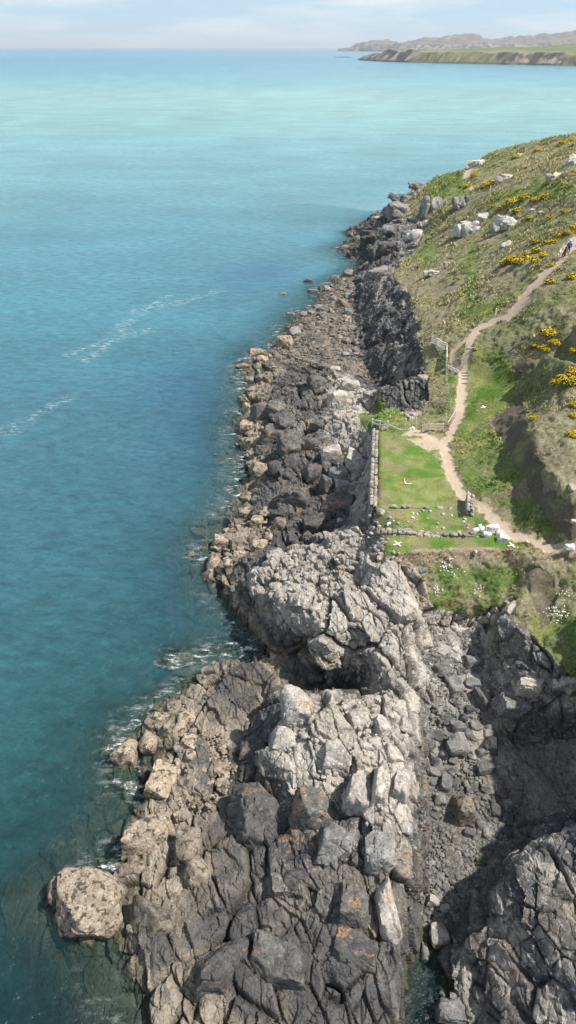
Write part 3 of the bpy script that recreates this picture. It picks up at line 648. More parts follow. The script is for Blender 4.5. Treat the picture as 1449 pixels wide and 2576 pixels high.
#==OBJECTS
# ------------------------------------------------------------------ boulders
def ico(sub):
    bm = bmesh.new(); bmesh.ops.create_icosphere(bm, subdivisions=sub, radius=1.0)
    v = np.array([q.co[:] for q in bm.verts]); f = np.array([[q.index for q in t.verts] for t in bm.faces]); bm.free()
    return v/np.linalg.norm(v, axis=1)[:, None], f
ICO = {k: ico(k) for k in (1, 2, 3, 4, 5)}
def rock_verts(seed, sub=4, n=13, hard=42., rough=.06):
    """boulder: directions cut by random planes with softened edges, then chipped"""
    r_ = np.random.default_rng(seed); d, f = ICO[sub]
    nn = r_.normal(size=(n, 3)); nn /= np.linalg.norm(nn, axis=1)[:, None]
    nn = np.vstack([nn, [[0,0,1],[0,0,-1],[1,0,.1],[-1,0,.15],[.1,1,.1],[0,-1,.1]]]); dd = r_.uniform(.60, 1.0, len(nn))
    dot = np.clip(d @ nn.T, .06, None); q = dd/dot
    rad = -np.log(np.exp(-hard*np.minimum(q, 3)).sum(1))/hard
    v = d*rad[:, None]
    if rough:
        v = v*(1 + rough*2.0*(fbm(v*1.5+seed, seed, 3)-.5) + rough*1.0*(fbm(v*4.5+seed, seed+5, 3)-.5))[:, None]
        if sub >= 4:
            h, off, f1, f2 = voronoi(v*2.6+seed*3.1, seed)
            v = v*(1 + .045*(h[0]-.5)*2 + .06*((h[1]-.5)*off[:, 0]+(h[2]-.5)*off[:, 1]) - .05*np.exp(-((f2-f1)/.08)**2))[:, None]
    return v, f
def rock_data(name, seed, sub, mat, **kw):
    v, f = rock_verts(seed, sub, **kw)
    me = bpy.data.meshes.new(name); me.from_pydata(v.tolist(), [], f.tolist()); me.materials.append(mat)
    me.polygons.foreach_set('use_smooth', np.zeros(len(f), bool) if sub < 3 else np.ones(len(f), bool)); me.update()
    if sub >= 3: me.set_sharp_from_angle(angle=math.radians(38))
    return me
RM = {'tan': rock_mat('barnacled_tan_rock', ((.24,.19,.14), (.37,.31,.245)), lichen=.15, blot=.85),
      'dark': rock_mat('black_lichen_rock', ((.055,.053,.053), (.125,.12,.115)), lichen=.22, orange=.5),
      'darko': rock_mat('dark_rock_with_orange_lichen', ((.07,.067,.065), (.16,.15,.135)), lichen=.3, orange=1.0),
      'pale': rock_mat('pale_lichened_rock', ((.26,.238,.21), (.46,.42,.375)), lichen=.8),
      'paleo': rock_mat('pale_rock_with_orange_lichen', ((.26,.24,.225), (.43,.40,.36)), lichen=.5, orange=1.2),
      'hill': rock_mat('weathered_white_outcrop', ((.33,.315,.29), (.56,.535,.50)), lichen=.8),
      'grey': rock_mat('grey_rock', ((.13,.128,.125), (.25,.245,.235)), lichen=.4),
      'brown': rock_mat('brown_weedy_rock', ((.15,.125,.10), (.25,.215,.17)), lichen=.1, blot=.8),
      'gully': rock_mat('gully_stone', ((.10,.098,.094), (.225,.218,.205)), lichen=0, crackscale=1.0),
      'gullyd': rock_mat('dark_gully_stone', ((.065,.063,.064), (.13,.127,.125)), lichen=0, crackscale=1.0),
      'white': rock_mat('white_limewashed_rock', ((.55,.53,.50), (.74,.72,.69)), lichen=.3, bump=.5),
      'green': rock_mat('green_weed_covered_rock', ((.035,.075,.02), (.07,.12,.035)), lichen=0)}
def lift(u, v, clear):
    r = ray(u, v); t = np.arange(12, 260, .05); X = r[None]*t[:, None]; X[:, 2] += CAM_Z
    h = np.maximum(H(X[:, 0], X[:, 1]), -.25); k = np.argmax(X[:, 2]-clear < h)
    return X[k]
NB = [0]
def boulder(u, v, w, h, mat, label, name='boulder', cat='boulder', clear=.35, yaw=None, sub=None, tilt=None, group=None):
    NB[0] += 1; s = NB[0]*7+3
    p = lift(u, v, .3); depth = project(p)[2]; sx, sz = w*.53*depth/FPX, h*.53*depth/FPX
    p = lift(u, v, clear*min(sx, sz)); 
    sub = sub or (5 if w > 80 else 4 if w > 30 else 3)
    o = bpy.data.objects.new(name, rock_data(name, s, sub, RM[mat], n=14 if group == GH else 30 if ('dome' in label or 'round' in label) else 9, rough=.07 if group != GH else .26, hard=60. if w > 60 else 40.)); COL.objects.link(o)
    o.location = p; o.scale = (sx, sz*.95, sz*.95)
    q = random.Random(s)
    o.rotation_euler = (q.uniform(-.15, .15), q.uniform(-.2, .2) if tilt is None else tilt, q.uniform(-.3, .3) if yaw is None else yaw)
    if group == GH and w > 30:                            # jagged pieces of the same outcrop
        for k in range(4):
            c = bpy.data.objects.new('crag', rock_data('crag', s+50+k, 3, RM[mat], n=8, rough=.22, hard=60.)); COL.objects.link(c); c.parent = o
            a = q.uniform(0, 6.28); c.location = (.85*math.cos(a), .6*math.sin(a), q.uniform(-.25, .25))
            c.scale = (q.uniform(.35, .6), q.uniform(.3, .5), q.uniform(.5, .85)); c.rotation_euler = (q.uniform(-.4, .4), q.uniform(-.5, .5), a)
    return tag(o, label, cat, group)
GS = 'boulders along the waterline'; GD = 'dark blocks below the sea wall'; GG = 'stones on the gully beach'; GH = 'outcrops on the hillside'
B_LIST = [
 (232,2292,200,186,'tan','huge tan flat-topped boulder jutting into the sea at the lower left',GS),
 (158,2250,80,120,'tan','narrow tan slab leaning behind the huge flat-topped boulder',GS),
 (402,1975,88,130,'tan','tall tan boulder with black weed spots standing in the shallows',GS),
 (318,1902,72,95,'tan','wedge-shaped tan boulder reaching farthest into the weedy shallows',GS),
 (373,1873,66,78,'tan','rounded tan boulder beside the wedge-shaped one at the water edge',GS),
 (403,1812,52,54,'tan','smooth brown boulder behind the rounded tan one on the shore',GS),
 (440,1780,56,40,'tan','pale tan boulder topmost of the shoreline chain below the slab',GS),
 (466,1812,54,52,'tan','square tan boulder just below the topmost shoreline boulder',GS),
 (428,1832,32,54,'brown','upright brown boulder squeezed between two tan shoreline boulders',GS),
 (372,2108,118,125,'tan','broad pinkish tan boulder with a dark cleft on top',GS),
 (472,2128,80,105,'brown','grey brown boulder leaning against the pinkish tan one',GS),
 (328,2192,92,55,'brown','low brown boulder just above the huge flat-topped one',GS),
 (500,2205,112,120,'brown','grey brown angular boulder left of the great black dome','near stack blocks'),
 (655,2062,180,225,'dark','great black domed boulder with small orange lichen spots','near stack blocks'),
 (785,2028,142,145,'darko','angular block with an orange lichen face right of the black dome','near stack blocks'),
 (742,2212,130,105,'dark','squat black boulder below the great black dome','near stack blocks'),
 (750,1795,115,110,'paleo','pinnacle block with large orange lichen patch at the stack crest','near stack blocks'),
 (715,1860,80,75,'paleo','pinkish block below the orange pinnacle on the stack','near stack blocks'),
 (842,1912,90,90,'pale','pale square block above the black shaft in the stack','near stack blocks'),
 (900,2000,64,130,'pale','tall pale slab on the right side of the black shaft','near stack blocks'),
 (958,1985,48,115,'pale','narrow pale slab in the middle of the stack top','near stack blocks'),
 (1012,1992,56,120,'pale','pale upright slab on the gully edge of the stack','near stack blocks'),
 (905,1815,70,75,'pale','pale broken block at the centre of the stack crest','near stack blocks'),
 (960,1830,60,70,'pale','pale knobbly block beside the gully edge at the crest','near stack blocks'),
 (985,1905,55,70,'pale','pale block halfway down the gully edge of the stack','near stack blocks'),
 (845,2128,115,115,'grey','speckled grey block below the black shaft','near stack blocks'),
 (950,2150,95,130,'grey','grey slab cracked lengthwise on the lower stack','near stack blocks'),
 (892,2290,115,155,'darko','long dark block with orange foot near the bottom of the stack','near stack blocks'),
 (972,2290,75,160,'paleo','pale ribbed block at the gully edge low on the stack','near stack blocks'),
 (885,2395,140,115,'darko','dark block with orange lichen at the foot of the stack','near stack blocks'),
 (700,2430,190,170,'dark','broad black rock hump at the bottom edge of the picture','near stack blocks'),
 (560,2440,150,150,'dark','rough black rock left of the broad hump at the bottom','near stack blocks'),
 (395,2330,150,140,'brown','brown weedy rock right of the huge flat-topped boulder','near stack blocks'),
 (640,1905,90,110,'dark','sloping black rock in the trough left of the stack','near stack blocks'),
 (648,889,58,32,'tan','flat tan boulder standing in the water off the boulder beach',GS),
 (610,924,52,24,'tan','low tan boulder in the water beside the flat one',GS),
 (586,956,24,18,'tan','small lone tan boulder farthest into the water by the foreshore',GS),
 (613,940,24,15,'brown','small brown boulder tucked below the low tan one in the water',GS),
 (715,868,64,58,'tan','big rounded tan boulder at the near corner of the boulder beach',GS),
 (662,906,30,34,'tan','upright tan boulder between the water and the boulder beach',GS),
 (630,958,30,28,'tan','tan boulder at the top end of the rocky foreshore',GS),
 (622,1030,24,32,'tan','smooth tan boulder at the waterline left of the dark cube block',GS),
 (653,1045,60,80,'darko','tall dark block with brown sides at the seaward edge of the foreshore',GD),
 (697,1033,48,50,'darko','dark cube block with an orange top on the foreshore',GD),
 (622,1075,44,48,'tan','ribbed tan boulder below the tall dark block at the waterline',GS),
 (622,1123,40,42,'tan','pale wedge boulder at the waterline of the foreshore',GS),
 (662,1136,48,44,'brown','rounded brown boulder right of the pale wedge at the waterline',GS),
 (653,1182,70,58,'tan','large tan rounded boulder midway along the foreshore waterline',GS),
 (690,1101,100,68,'darko','broad dark block with orange tinge near the middle foreshore',GD),
 (728,1070,64,54,'dark','dark angular block behind the broad orange-tinged one',GD),
 (734,1132,80,78,'dark','large smooth black block at the centre of the foreshore',GD),
 (694,1182,54,70,'dark','black upright block right of the large tan rounded boulder',GD),
 (737,1170,48,58,'dark','black block split from its neighbour by a narrow crack',GD),
 (784,1190,60,70,'dark','black rounded block below the bright orange lichen rock',GD),
 (790,1123,54,48,'darko','dark block with a bright orange lichen corner',GD),
 (800,1070,48,38,'darko','small orange-topped block at the upper foreshore',GD),
 (834,1151,80,80,'pale','large pale grey block left of the sea wall',GD),
 (894,1161,54,72,'pale','pale grey block close under the sea wall',GD),
 (856,1203,66,70,'grey','grey fractured block under the large pale one',GD),
 (819,1222,32,60,'dark','narrow black upright block beside the grey fractured one',GD),
 (742,1262,108,92,'dark','broad flat black rock in the lower foreshore',GD),
 (853,1275,118,80,'darko','long grey rock with orange left end below the sea wall',GD),
 (875,1234,74,54,'grey','grey block wedged above the long orange-ended rock',GD),
 (800,1322,76,76,'dark','black rock in the hollow behind the pale ridge',GD),
 (703,1320,48,44,'brown','brown angular boulder at the lower end of the foreshore',GD),
 (797,967,54,64,'dark','black crag behind the boulder beach end of the foreshore',GD),
 (850,1010,70,60,'pale','pale craggy block at the landward top of the foreshore',GD),
 (880,975,60,45,'pale','pale white-speckled crag left of the grassy spur',GD),
 (644,1317,44,42,'tan','tan pitted boulder at the lower foreshore waterline',GS),
 (622,1292,48,38,'tan','tan boulder with weed above the pitted one',GS),
 (556,1367,54,46,'tan','tan boulder at the outer corner above the pale ridge',GS),
 (600,1373,50,46,'brown','brown boulder right of the outer corner boulder',GS),
 (648,1376,50,40,'tan','tan boulder close behind the pale ridge',GS),
 (537,1422,46,62,'tan','pale smooth boulder at the tip of the foreshore in the water',GS),
 (572,1422,40,36,'tan','small tan boulder right of the smooth tip boulder',GS),
 (605,1403,48,40,'tan','knobbly tan boulder between the tip and the pale ridge',GS),
 (856,1311,24,22,'pale','small round pale stone in the hollow below the wall corner',GD),
 (843,932,36,28,'paleo','orange-capped pale crag beside the boulder beach',GD),
 (712,743,28,19,'tan','lone reddish boulder farthest out in the water',GS),
 (731,793,26,19,'tan','reddish boulder in the water off the boulder beach',GS),
 (776,712,34,22,'brown','reddish brown boulder in the water near the far cliff',GS),
 (786,738,38,22,'brown','brown boulder awash just below its reddish neighbour',GS),
 (842,702,32,17,'brown','brown boulder at the far end of the boulder beach',GS),
 (880,690,40,24,'brown','brown boulder at the foot of the dark headland',GS),
 (950,690,60,40,'grey','grey ridge-shaped rock below the dark headland',GS),
 (897,605,28,30,'brown','brown boulder at the tip of the dark headland',GH),
 (868,622,16,13,'tan','small tan boulder off the tip of the headland',GS),
 (945,552,28,24,'paleo','tan boulder on the seaward shoulder of the headland',GH),
 (932,604,64,54,'dark','black crag at the foot of the headland',GH),
 (1000,582,64,44,'grey','grey flat block above the black crag of the headland',GH),
 (1042,596,48,42,'hill','pale block at the top of the headland cliff',GH),
 (1000,538,72,62,'grey','grey slanting slab on the shoulder of the headland',GH),
 (960,640,70,60,'dark','black buttress in the cove below the headland',GH),
 (1090,525,48,78,'grey','tall grey outcrop with a dark face on the headland slope',GH),
 (1160,515,34,50,'grey','speckled grey outcrop right of the tall dark-faced one',GH),
 (1175,585,56,64,'hill','tall white outcrop standing alone on the hillside',GH),
 (1215,550,34,32,'hill','white outcrop just above the tall lone one',GH),
 (1283,568,58,48,'hill','broad white outcrop right of the dark bush',GH),
 (1246,578,26,40,'hill','narrow white crag beside the dark bush on the hill',GH),
 (1275,620,36,30,'hill','pale outcrop below the broad white one',GH),
 (1092,690,42,22,'hill','long pale rock lying on the slope above the slab cliff',GH),
 (1125,665,24,18,'grey','small grey rock between the long pale rock and the lone outcrop',GH),
 (1255,675,24,14,'hill','small pale rock at the left end of the gorse thicket',GH),
 (1400,448,54,28,'hill','wide pale outcrop near the right edge of the hill',GH),
 (1442,415,40,48,'hill','grey outcrop cut off by the right edge of the picture',GH),
 (1275,450,54,30,'hill','pale rock band among gorse below the hill path',GH),
 (1205,412,60,22,'hill','pale rock ledge beside the far path',GH),
 (1305,393,20,16,'hill','small pale rock near the top of the hill',GH),
 (1362,538,24,18,'hill','small white rock amid the upper gorse',GH),
 (1340,530,20,12,'hill','small flat white rock left of the upper gorse stone',GH),
 (1060,470,60,24,'grey','dark grey rock crest on the headland skyline',GH),
 (1015,500,60,26,'grey','lower rock crest on the headland skyline',GH),
 (1242,1332,44,30,'white','largest white boulder of the heap beside the path','white boulders by the ruin'),
 (1213,1332,20,20,'white','upright white boulder left in the heap beside the path','white boulders by the ruin'),
 (1195,1333,24,15,'white','leftmost low white boulder of the heap','white boulders by the ruin'),
 (1223,1345,32,20,'white','white boulder at the front middle of the heap','white boulders by the ruin'),
 (1268,1356,40,26,'white','white boulder lying apart in front of the heap','white boulders by the ruin'),
 (1257,1339,22,18,'white','white boulder at the right end of the heap','white boulders by the ruin'),
 (1207,1322,11,10,'white','smallest white stone behind the heap','white boulders by the ruin'),
 (1432,1378,36,20,'white','white boulder beside the path at the right edge','white boulders by the ruin'),
 (1440,1230,22,26,'pale','white rock at the foot of the soil bank','white boulders by the ruin'),
 (1442,1312,22,18,'pale','pale rock below the soil bank at the right edge','white boulders by the ruin'),
 (1035,1443,32,20,'grey','grey stone lodged in the earthy slump below the terrace','stones below the terrace edge'),
 (1062,1432,24,18,'grey','smaller grey stone beside the lodged one below the terrace','stones below the terrace edge'),
 (1195,1392,10,16,'pale','pale stone on the terrace front edge','stones below the terrace edge'),
 (1111,1690,62,48,'gully','dark grey boulder at the pale head of the gully beach',GG),
 (1144,1728,52,60,'gully','light grey pointed boulder in the upper gully',GG),
 (1187,1721,48,34,'gully','grey slab right of the pointed gully boulder',GG),
 (1206,1763,30,64,'gullyd','long dark boulder lying along the gully cliff foot',GG),
 (1180,1784,30,28,'gullyd','dark cube stone left of the long dark gully boulder',GG),
 (1166,1806,26,30,'gullyd','dark pointed stone below the dark cube in the gully',GG),
 (1154,1878,70,64,'gully','largest pale grey boulder in the middle of the gully',GG),
 (1236,1878,42,60,'gullyd','long dark slab near the gully shadow edge',GG),
 (1217,1934,56,52,'gullyd','broad dark block below the long dark slab in the gully',GG),
 (1119,1976,38,42,'gully','greenish grey boulder in the left of the gully',GG),
 (1226,1986,42,32,'gully','rounded veined grey boulder in the lower gully',GG),
 (1166,2042,62,100,'brown','tall brown cracked boulder in the lower gully',GG),
 (1107,2014,34,42,'gully','pale blue grey boulder against the stack side of the gully',GG),
 (1117,1897,32,30,'gully','grey cube left of the largest gully boulder',GG),
 (1088,1906,28,26,'gully','small grey boulder nearest the stack in mid gully',GG),
 (1247,2038,30,36,'gullyd','smooth dark boulder in the gully shadow',GG),
 (1275,2063,34,34,'gullyd','dark boulder right of the smooth one in the gully shadow',GG),
 (1313,2066,40,34,'gullyd','dark wedge boulder deepest in the gully shadow',GG),
 (1180,2096,36,34,'gullyd','round dark boulder below the tall brown cracked one',GG),
 (1288,1948,28,26,'gullyd','dark stone at the shadow edge below the cave',GG),
 (1066,1616,58,48,'pale','large pale boulder at the left of the gully head',GG),
 (1187,1665,48,42,'gully','pale stone at the right of the gully head',GG),
 (1058,1581,42,28,'pale','pale stone under the earthy slump at the gully head',GG),
 (1245,1866,24,24,'pale','small bright stone beside the long dark slab',GG),
 (1105,2350,54,72,'pale','upright white boulder at the edge of the dark pool',GG),
 (1117,2286,30,24,'pale','small white boulder above the upright one by the pool',GG),
 (1090,2268,38,34,'pale','white boulder left in the trio above the dark pool',GG),
 (1070,2400,26,48,'pale','narrow pale boulder against the stack foot by the pool',GG),
 (1212,2170,28,24,'green','boulder covered in bright green weed in the lower gully',GG),
 (1135,2545,100,70,'grey','speckled rock rising from the dark pool at the bottom',GG),
 (1335,1728,84,58,'pale','pale rock lip above the cave in the gully cliff','gully cliff rocks'),
 (1425,1716,64,50,'pale','pale rock right of the lip above the cave','gully cliff rocks'),
 (1285,1775,90,80,'grey','grey buttress left of the cave mouth','gully cliff rocks'),
 (1345,1860,46,36,'gullyd','dark block on the floor in front of the cave','gully cliff rocks'),
]
ANCH = []
def short(l):
    w = l.split(); stop = {'at','in','of','with','beside','below','above','behind','standing','lying','jutting','leaning','right','left','just','on','off','between','midway','close','near','split','topmost','reaching','under','squeezed','farthest','tucked','along','against','deepest','nearest','rising','covered'}
    k = next((i for i, q in enumerate(w) if q in stop and i >= 2), len(w)); return ' '.join(w[:k])
CLR = {'near stack blocks': -.3, GD: -.1, GS: .05, GG: .2, GH: .05, 'white boulders by the ruin': .35, 'gully cliff rocks': -.15}
for b in B_LIST: ANCH.append((b[0], b[1], short(b[5]))); boulder(*b[:5], b[5], group=b[6], clear=CLR.get(b[6], .15))

# rocks awash: their tops break or almost break the surface
for (u, v, w, h, lab) in AWASH:
    NB[0] += 1; p = np.array(P(u, v, 0)); k = project(p)[2]/FPX; sx, sy = w*.5*k, h*.6*k; sz = max(.35, .4*sy)
    o = bpy.data.objects.new('boulder', rock_data('boulder', NB[0]*7+3, 4, RM['tan' if 'dark' not in lab else 'brown'], n=8, rough=.2)); COL.objects.link(o)
    o.location = (p[0], p[1], -.86*sz+.02); o.scale = (sx, sy, sz); o.rotation_euler = (0, 0, .2*math.sin(u)); tag(o, lab, 'boulder', 'rocks awash')
# ------------------------------------------------------------------ smaller loose stones: countable ones first, the rest as one mass
def scatter(poly, n, seed, zmin=-.2, zmax=99, dmin=None):
    r_ = np.random.default_rng(seed); a = np.array(poly); lo, hi = a.min(0), a.max(0); out = []
    while len(out) < n:
        p = r_.uniform(lo, hi, (4*n, 2)); ok = in_poly(p[:, 0], p[:, 1], poly); z = H(p[:, 0], p[:, 1]); ok &= (z > zmin)&(z < zmax)
        u, v, _ = project(np.column_stack([p, z])); ok &= (u > -60)&(u < 1510)&(v < 2640)
        out.extend(np.column_stack([p, z])[ok].tolist())
    return np.array(out[:n])
PROTO = {}
def protos(mat, sub, n=6):
    k = (mat, sub)
    if k not in PROTO: PROTO[k] = [rock_data('stone', 900+i*13+sub, sub, RM[mat], n=11) for i in range(n)]
    return PROTO[k]
from collections import Counter
_c = Counter(a[2] for a in ANCH); ANCH = [a for a in ANCH if _c[a[2]] == 1]
ORD = ['nearest','second','third','fourth','fifth','sixth','seventh','eighth','ninth','tenth','eleventh','twelfth']
def name_stones(items, kind, place):
    slots = {}
    for o in items:
        u, v, _ = project(np.array(o.location)); a = min(ANCH, key=lambda q: (q[0]-u)**2+(q[1]-v)**2); du, dv = u-a[0], v-a[1]
        way = ('right of' if du > 0 else 'left of') if abs(du) > abs(dv) else ('in front of' if dv > 0 else 'behind')
        slots.setdefault((a[2], way), []).append((math.hypot(du, dv), o))
    for (an, way), lst in slots.items():
        for k, (_, o) in enumerate(sorted(lst, key=lambda q: q[0])):
            if k < len(ORD): o['label'] = ('%s %s %s the %s%s' % (ORD[k], kind, way, an, place))
def stones(poly, n, seed, mats, smin, smax, label, group, kind, place='', sub=3, flat=.65, **kw):
    r_ = random.Random(seed); items = []
    for x, y, z in scatter(poly, n, seed, **kw):
        s = smin*(smax/smin)**(r_.random()**1.6)
        o = bpy.data.objects.new('stone', r_.choice(protos(r_.choice(mats), sub))); COL.objects.link(o)
        o.scale = (s*r_.uniform(.8, 1.25), s*r_.uniform(.75, 1.1), s*flat*r_.uniform(.8, 1.2)); o.location = (x, y, z+.12*s)
        o.rotation_euler = (r_.uniform(-.3, .3), r_.uniform(-.3, .3), r_.uniform(0, 6.28))
        tag(o, label, 'stone', group); items.append(o)
    name_stones(items, kind, place)
GULLYU = poly_px([(1075,1720,3.5),(1215,1740,3.3),(1240,1830,2.9),(1300,1930,2.5),(1340,2080,1.9),(1260,2110,1.6),(1080,2080,1.6),(1060,1900,2.5)])
stones(GULLYU, 75, 11, ['gully','gully','gullyd'], .28, .62, 'angular grey stone lying among the boulders of the gully beach', 'angular stones on the gully beach', 'angular grey stone')
GLOW = poly_px([(1060,2060,1.7),(1260,2080,1.6),(1290,2140,1.4),(1200,2240,.9),(1140,2330,.4),(1060,2330,.4),(1040,2200,1)])
GHEAD = poly_px([(1055,1590,4.5),(1205,1585,4.5),(1215,1690,3.8),(1075,1700,3.7)])
stones(GHEAD, 30, 12, ['pale','gully'], .16, .36, 'small pale stone at the sunlit head of the gully beach', 'pale stones at the gully head', 'small pale stone')
SHORE1 = poly_px([(440,1830,.9),(560,1850,1),(600,1950,1.4),(560,2010,1.4),(480,2060,1.2),(420,2060,.8),(440,1950,.9)])
stones(SHORE1, 60, 13, ['tan','tan','brown'], .22, .7, 'rounded tan stone among the shoreline boulders left of the stack', 'tan stones on the lower left shore', 'loose tan stone')
stones(BBEACH, 90, 14, ['brown','grey','tan','gully'], .4, 1.15, 'grey brown boulder strewn on the long boulder beach under the slab cliff', 'boulders strewn on the boulder beach', 'beach stone', zmin=.2)
SHORE3 = poly_px([(620,1270,1),(700,1290,2),(690,1350,2.2),(640,1420,2.5),(540,1440,.3),(540,1360,.3)])
stones(SHORE3, 32, 15, ['tan','brown'], .35, .8, 'barnacled tan stone in the cove corner between foreshore and pale ridge', 'stones in the cove corner', 'barnacled stone')
def mass(name, polys, seed, mat, smin, smax, sub=1, label=None, kw={}):
    VV, FF, base = [], [], 0; r_ = np.random.default_rng(seed)
    sh = [rock_verts(400+i, sub, n=5, rough=0, hard=80.) for i in range(8)]
    for poly, n in polys:
        for x, y, z in scatter(poly, n, seed+len(VV), **kw):
            v, f = sh[r_.integers(8)]; s = smin*(smax/smin)**(r_.random()**1.7); a = r_.uniform(0, 6.28); c, q = math.cos(a), math.sin(a)
            w = v*np.array([s*r_.uniform(.8, 1.3), s*r_.uniform(.7, 1.1), s*r_.uniform(.5, .85)])
            w = np.column_stack([w[:, 0]*c-w[:, 1]*q, w[:, 0]*q+w[:, 1]*c, w[:, 2]]) + (x, y, z+s*.1)
            VV.append(w); FF.append(f+base); base += len(w)
    o = mesh_np(name, np.vstack(VV), np.vstack(FF), mat, smooth=False); o['kind'] = 'stuff'; o['label'] = label
    return o
mass('gully_shingle', [(GULLYU, 1100), (GHEAD, 1300), (BEACH, 900), (GLOW, 1500)], 21, RM['gully'], .06, .22, label='grey shingle and small stones between the gully boulders')
mass('beach_shingle', [(BBEACH, 1500)], 22, RM['brown'], .15, .5, label='brown cobbles filling the boulder beach', kw={'zmin': 0})
RTOP = poly_px([(690,1410,4.8),(820,1365,6),(940,1350,8),(1010,1420,8.4),(1035,1500,7.3),(1035,1600,6.6),(1050,1700,5.6),(985,1690,5.8),(900,1585,6.2),(800,1570,6.1),(700,1490,5.1)])
mass('ridge_rubble', [(RTOP, 130)], 23, RM['pale'], .12, .36, sub=2, label='pale frost-shattered rubble over the top of the ridge')
STOP = poly_px([(700,1810,4.9),(770,1760,6),(1000,1770,6),(1040,1900,5.5),(1045,2050,4.8),(930,2080,4.5),(800,1960,4.8),(690,1880,4.6)])
mass('stack_rubble', [(STOP, 140)], 24, RM['pale'], .10, .32, sub=2, label='pale broken rock chips over the stack crest')
mass('shore_cobbles', [(SHORE1, 260), (SHORE3, 160)], 25, RM['tan'], .1, .3, label='tan cobbles between the shoreline boulders')
#==DETAILS
def plain(name, c, rough=.8, var=.25, scale=8.):
    m = N(name); pos = m.n('NewGeometry').outputs['Position']; f = m.noise(pos, scale, 5, .6)
    base = m.mixc(1.0, c, m.n('CombineColor', **{k: m.rng(f, .3, .7, 1-var, 1+var) for k in ('Red','Green','Blue')}).outputs[0], 'MULTIPLY')
    return m.finish(base, rough, m.bump(f, .3, .02), spec=.2)
class MB:
    """collects boxes and bars; build() links them as one mesh"""
    def __init__(s): s.bm = bmesh.new()
    def box(s, c, size, rot=None):
        m = Matrix.Translation(c) @ (rot.to_4x4() if rot else Matrix()) @ Matrix.Diagonal((*size, 1))
        bmesh.ops.create_cube(s.bm, size=1.0, matrix=m); return s
    def bar(s, a, b, w, t=None):
        a, b = Vector(a), Vector(b); d = b-a; q = d.to_track_quat('X', 'Z').to_matrix()
        return s.box((a+b)/2, (d.length, w, t or w), q)
    def build(s, name, mat, parent=None, bevel=0):
        if bevel: bmesh.ops.bevel(s.bm, geom=s.bm.edges[:], offset=bevel, segments=1, affect='EDGES')
        me = bpy.data.meshes.new(name); s.bm.to_mesh(me); s.bm.free(); me.materials.append(mat)
        o = bpy.data.objects.new(name, me); COL.objects.link(o); o.parent = parent; return o
def empty(name, loc, rz=0):
    o = bpy.data.objects.new(name, None); COL.objects.link(o); o.location = loc; o.rotation_euler = (0, 0, rz); o.empty_display_size = .2; return o
TIN = None
def ground(x, y):
    """height of the built ground (with relief) near a place"""
    k = np.argpartition((FX[:, 0]-x)**2+(FX[:, 1]-y)**2, 3)[:3]; return float(FX[k, 2].mean())
def gpx(u, v):
    p = hit(u, v); return Vector((p[0], p[1], ground(p[0], p[1])))

# ------------------------------------------------------------------ sea wall, ruin footing, masonry stub: every stone its own piece
M_MORTAR = plain('earth_and_lime_core', (.16,.145,.12)); 
SM = [rock_mat('wall_stone_%s' % k, c, lichen=.5, crackscale=.5) for k, c in (('grey', ((.19,.18,.165), (.33,.31,.28))), ('buff', ((.25,.215,.17), (.37,.325,.26))))]
BRK = []
for i in range(8):
    v, f = rock_verts(700+i, 2, n=5, hard=30., rough=.04)
    me = bpy.data.meshes.new('stone'); me.from_pydata((v*.5).tolist(), [], f.tolist()); me.materials.append(SM[i % 2]); BRK.append(me)
def lay(parent, p, size, r_, rz):
    o = bpy.data.objects.new('stone', r_.choice(BRK)); COL.objects.link(o); o.parent = parent
    o.location = p; o.scale = [q*1.16 for q in size]; o.rotation_euler = (r_.uniform(-.06, .06), r_.uniform(-.06, .06), rz+r_.uniform(-.08, .08))
def masonry(name, a, b, base_z, top_z, width, label, cat, course=.24, seed=1, faces=(1,), ragged=.1, capw=None):
    a, b = Vector(a).to_2d(), Vector(b).to_2d(); d = (b-a); ln = d.length; d.normalize(); nrm_ = Vector((-d.y, d.x)); rz = math.atan2(d.y, d.x)
    root = empty(name, (*((a+b)/2), base_z(0.5))); tag(root, label, cat); r_ = random.Random(seed); off = root.location
    mb = MB(); n = 10
    for i in range(n):
        t0, t1 = i/n, (i+1)/n; q = a+d*ln*(t0+t1)/2; bz = base_z((t0+t1)/2); tz = top_z((t0+t1)/2)-.12
        mb.box((q.x-off.x, q.y-off.y, (bz+tz)/2-off.z), (ln/n+.002, width-.16, tz-bz), Matrix.Rotation(rz, 3, 'Z'))
    mb.build('core', M_MORTAR, root)
    cnt = 0
    for s in faces:                                   # courses on the outer face
        for c in range(40):
            x = r_.uniform(-.2, 0); 
            while x < ln:
                l = r_.uniform(.3, .65); t = min(max((x+l/2)/ln, 0), 1); z = base_z(t)+course*(c+.5)
                if z < top_z(t)-course*.4:
                    q = a+d*(x+l/2)+nrm_*s*(width/2-.12)
                    lay(root, (q.x-off.x, q.y-off.y, z-off.z), (l, .34, course*1.02), r_, rz); cnt += 1
                x += l*.98
    rows = max(1, int(round((capw or width)/.36)))
    for k in range(rows):                             # coping
        x = r_.uniform(-.2, 0)
        while x < ln:
            l = r_.uniform(.3, .62); t = min(max((x+l/2)/ln, 0), 1); q = a+d*(x+l/2)+nrm_*((k+.5)/rows-.5)*width
            if r_.random() > ragged:
                lay(root, (q.x-off.x, q.y-off.y, top_z(t)-off.z+r_.uniform(-.05, .05)), (l, width/rows*1.05, .2), r_, rz); cnt += 1
            x += l
    return root
def wz(t): return float(np.interp(t, (0, .3, .6, .85, 1), (7.4, 6.1, 5.7, 6.3, 7.6)))
masonry('sea_wall', WALL_A, WALL_B, wz, lambda t: 9.62, .62, 'long drystone retaining wall between the lawn and the dark shore rocks', 'wall', seed=3, faces=(-1,), ragged=.04)
fa, fb = P(962,1338,9.55), P(1195,1345,9.6)
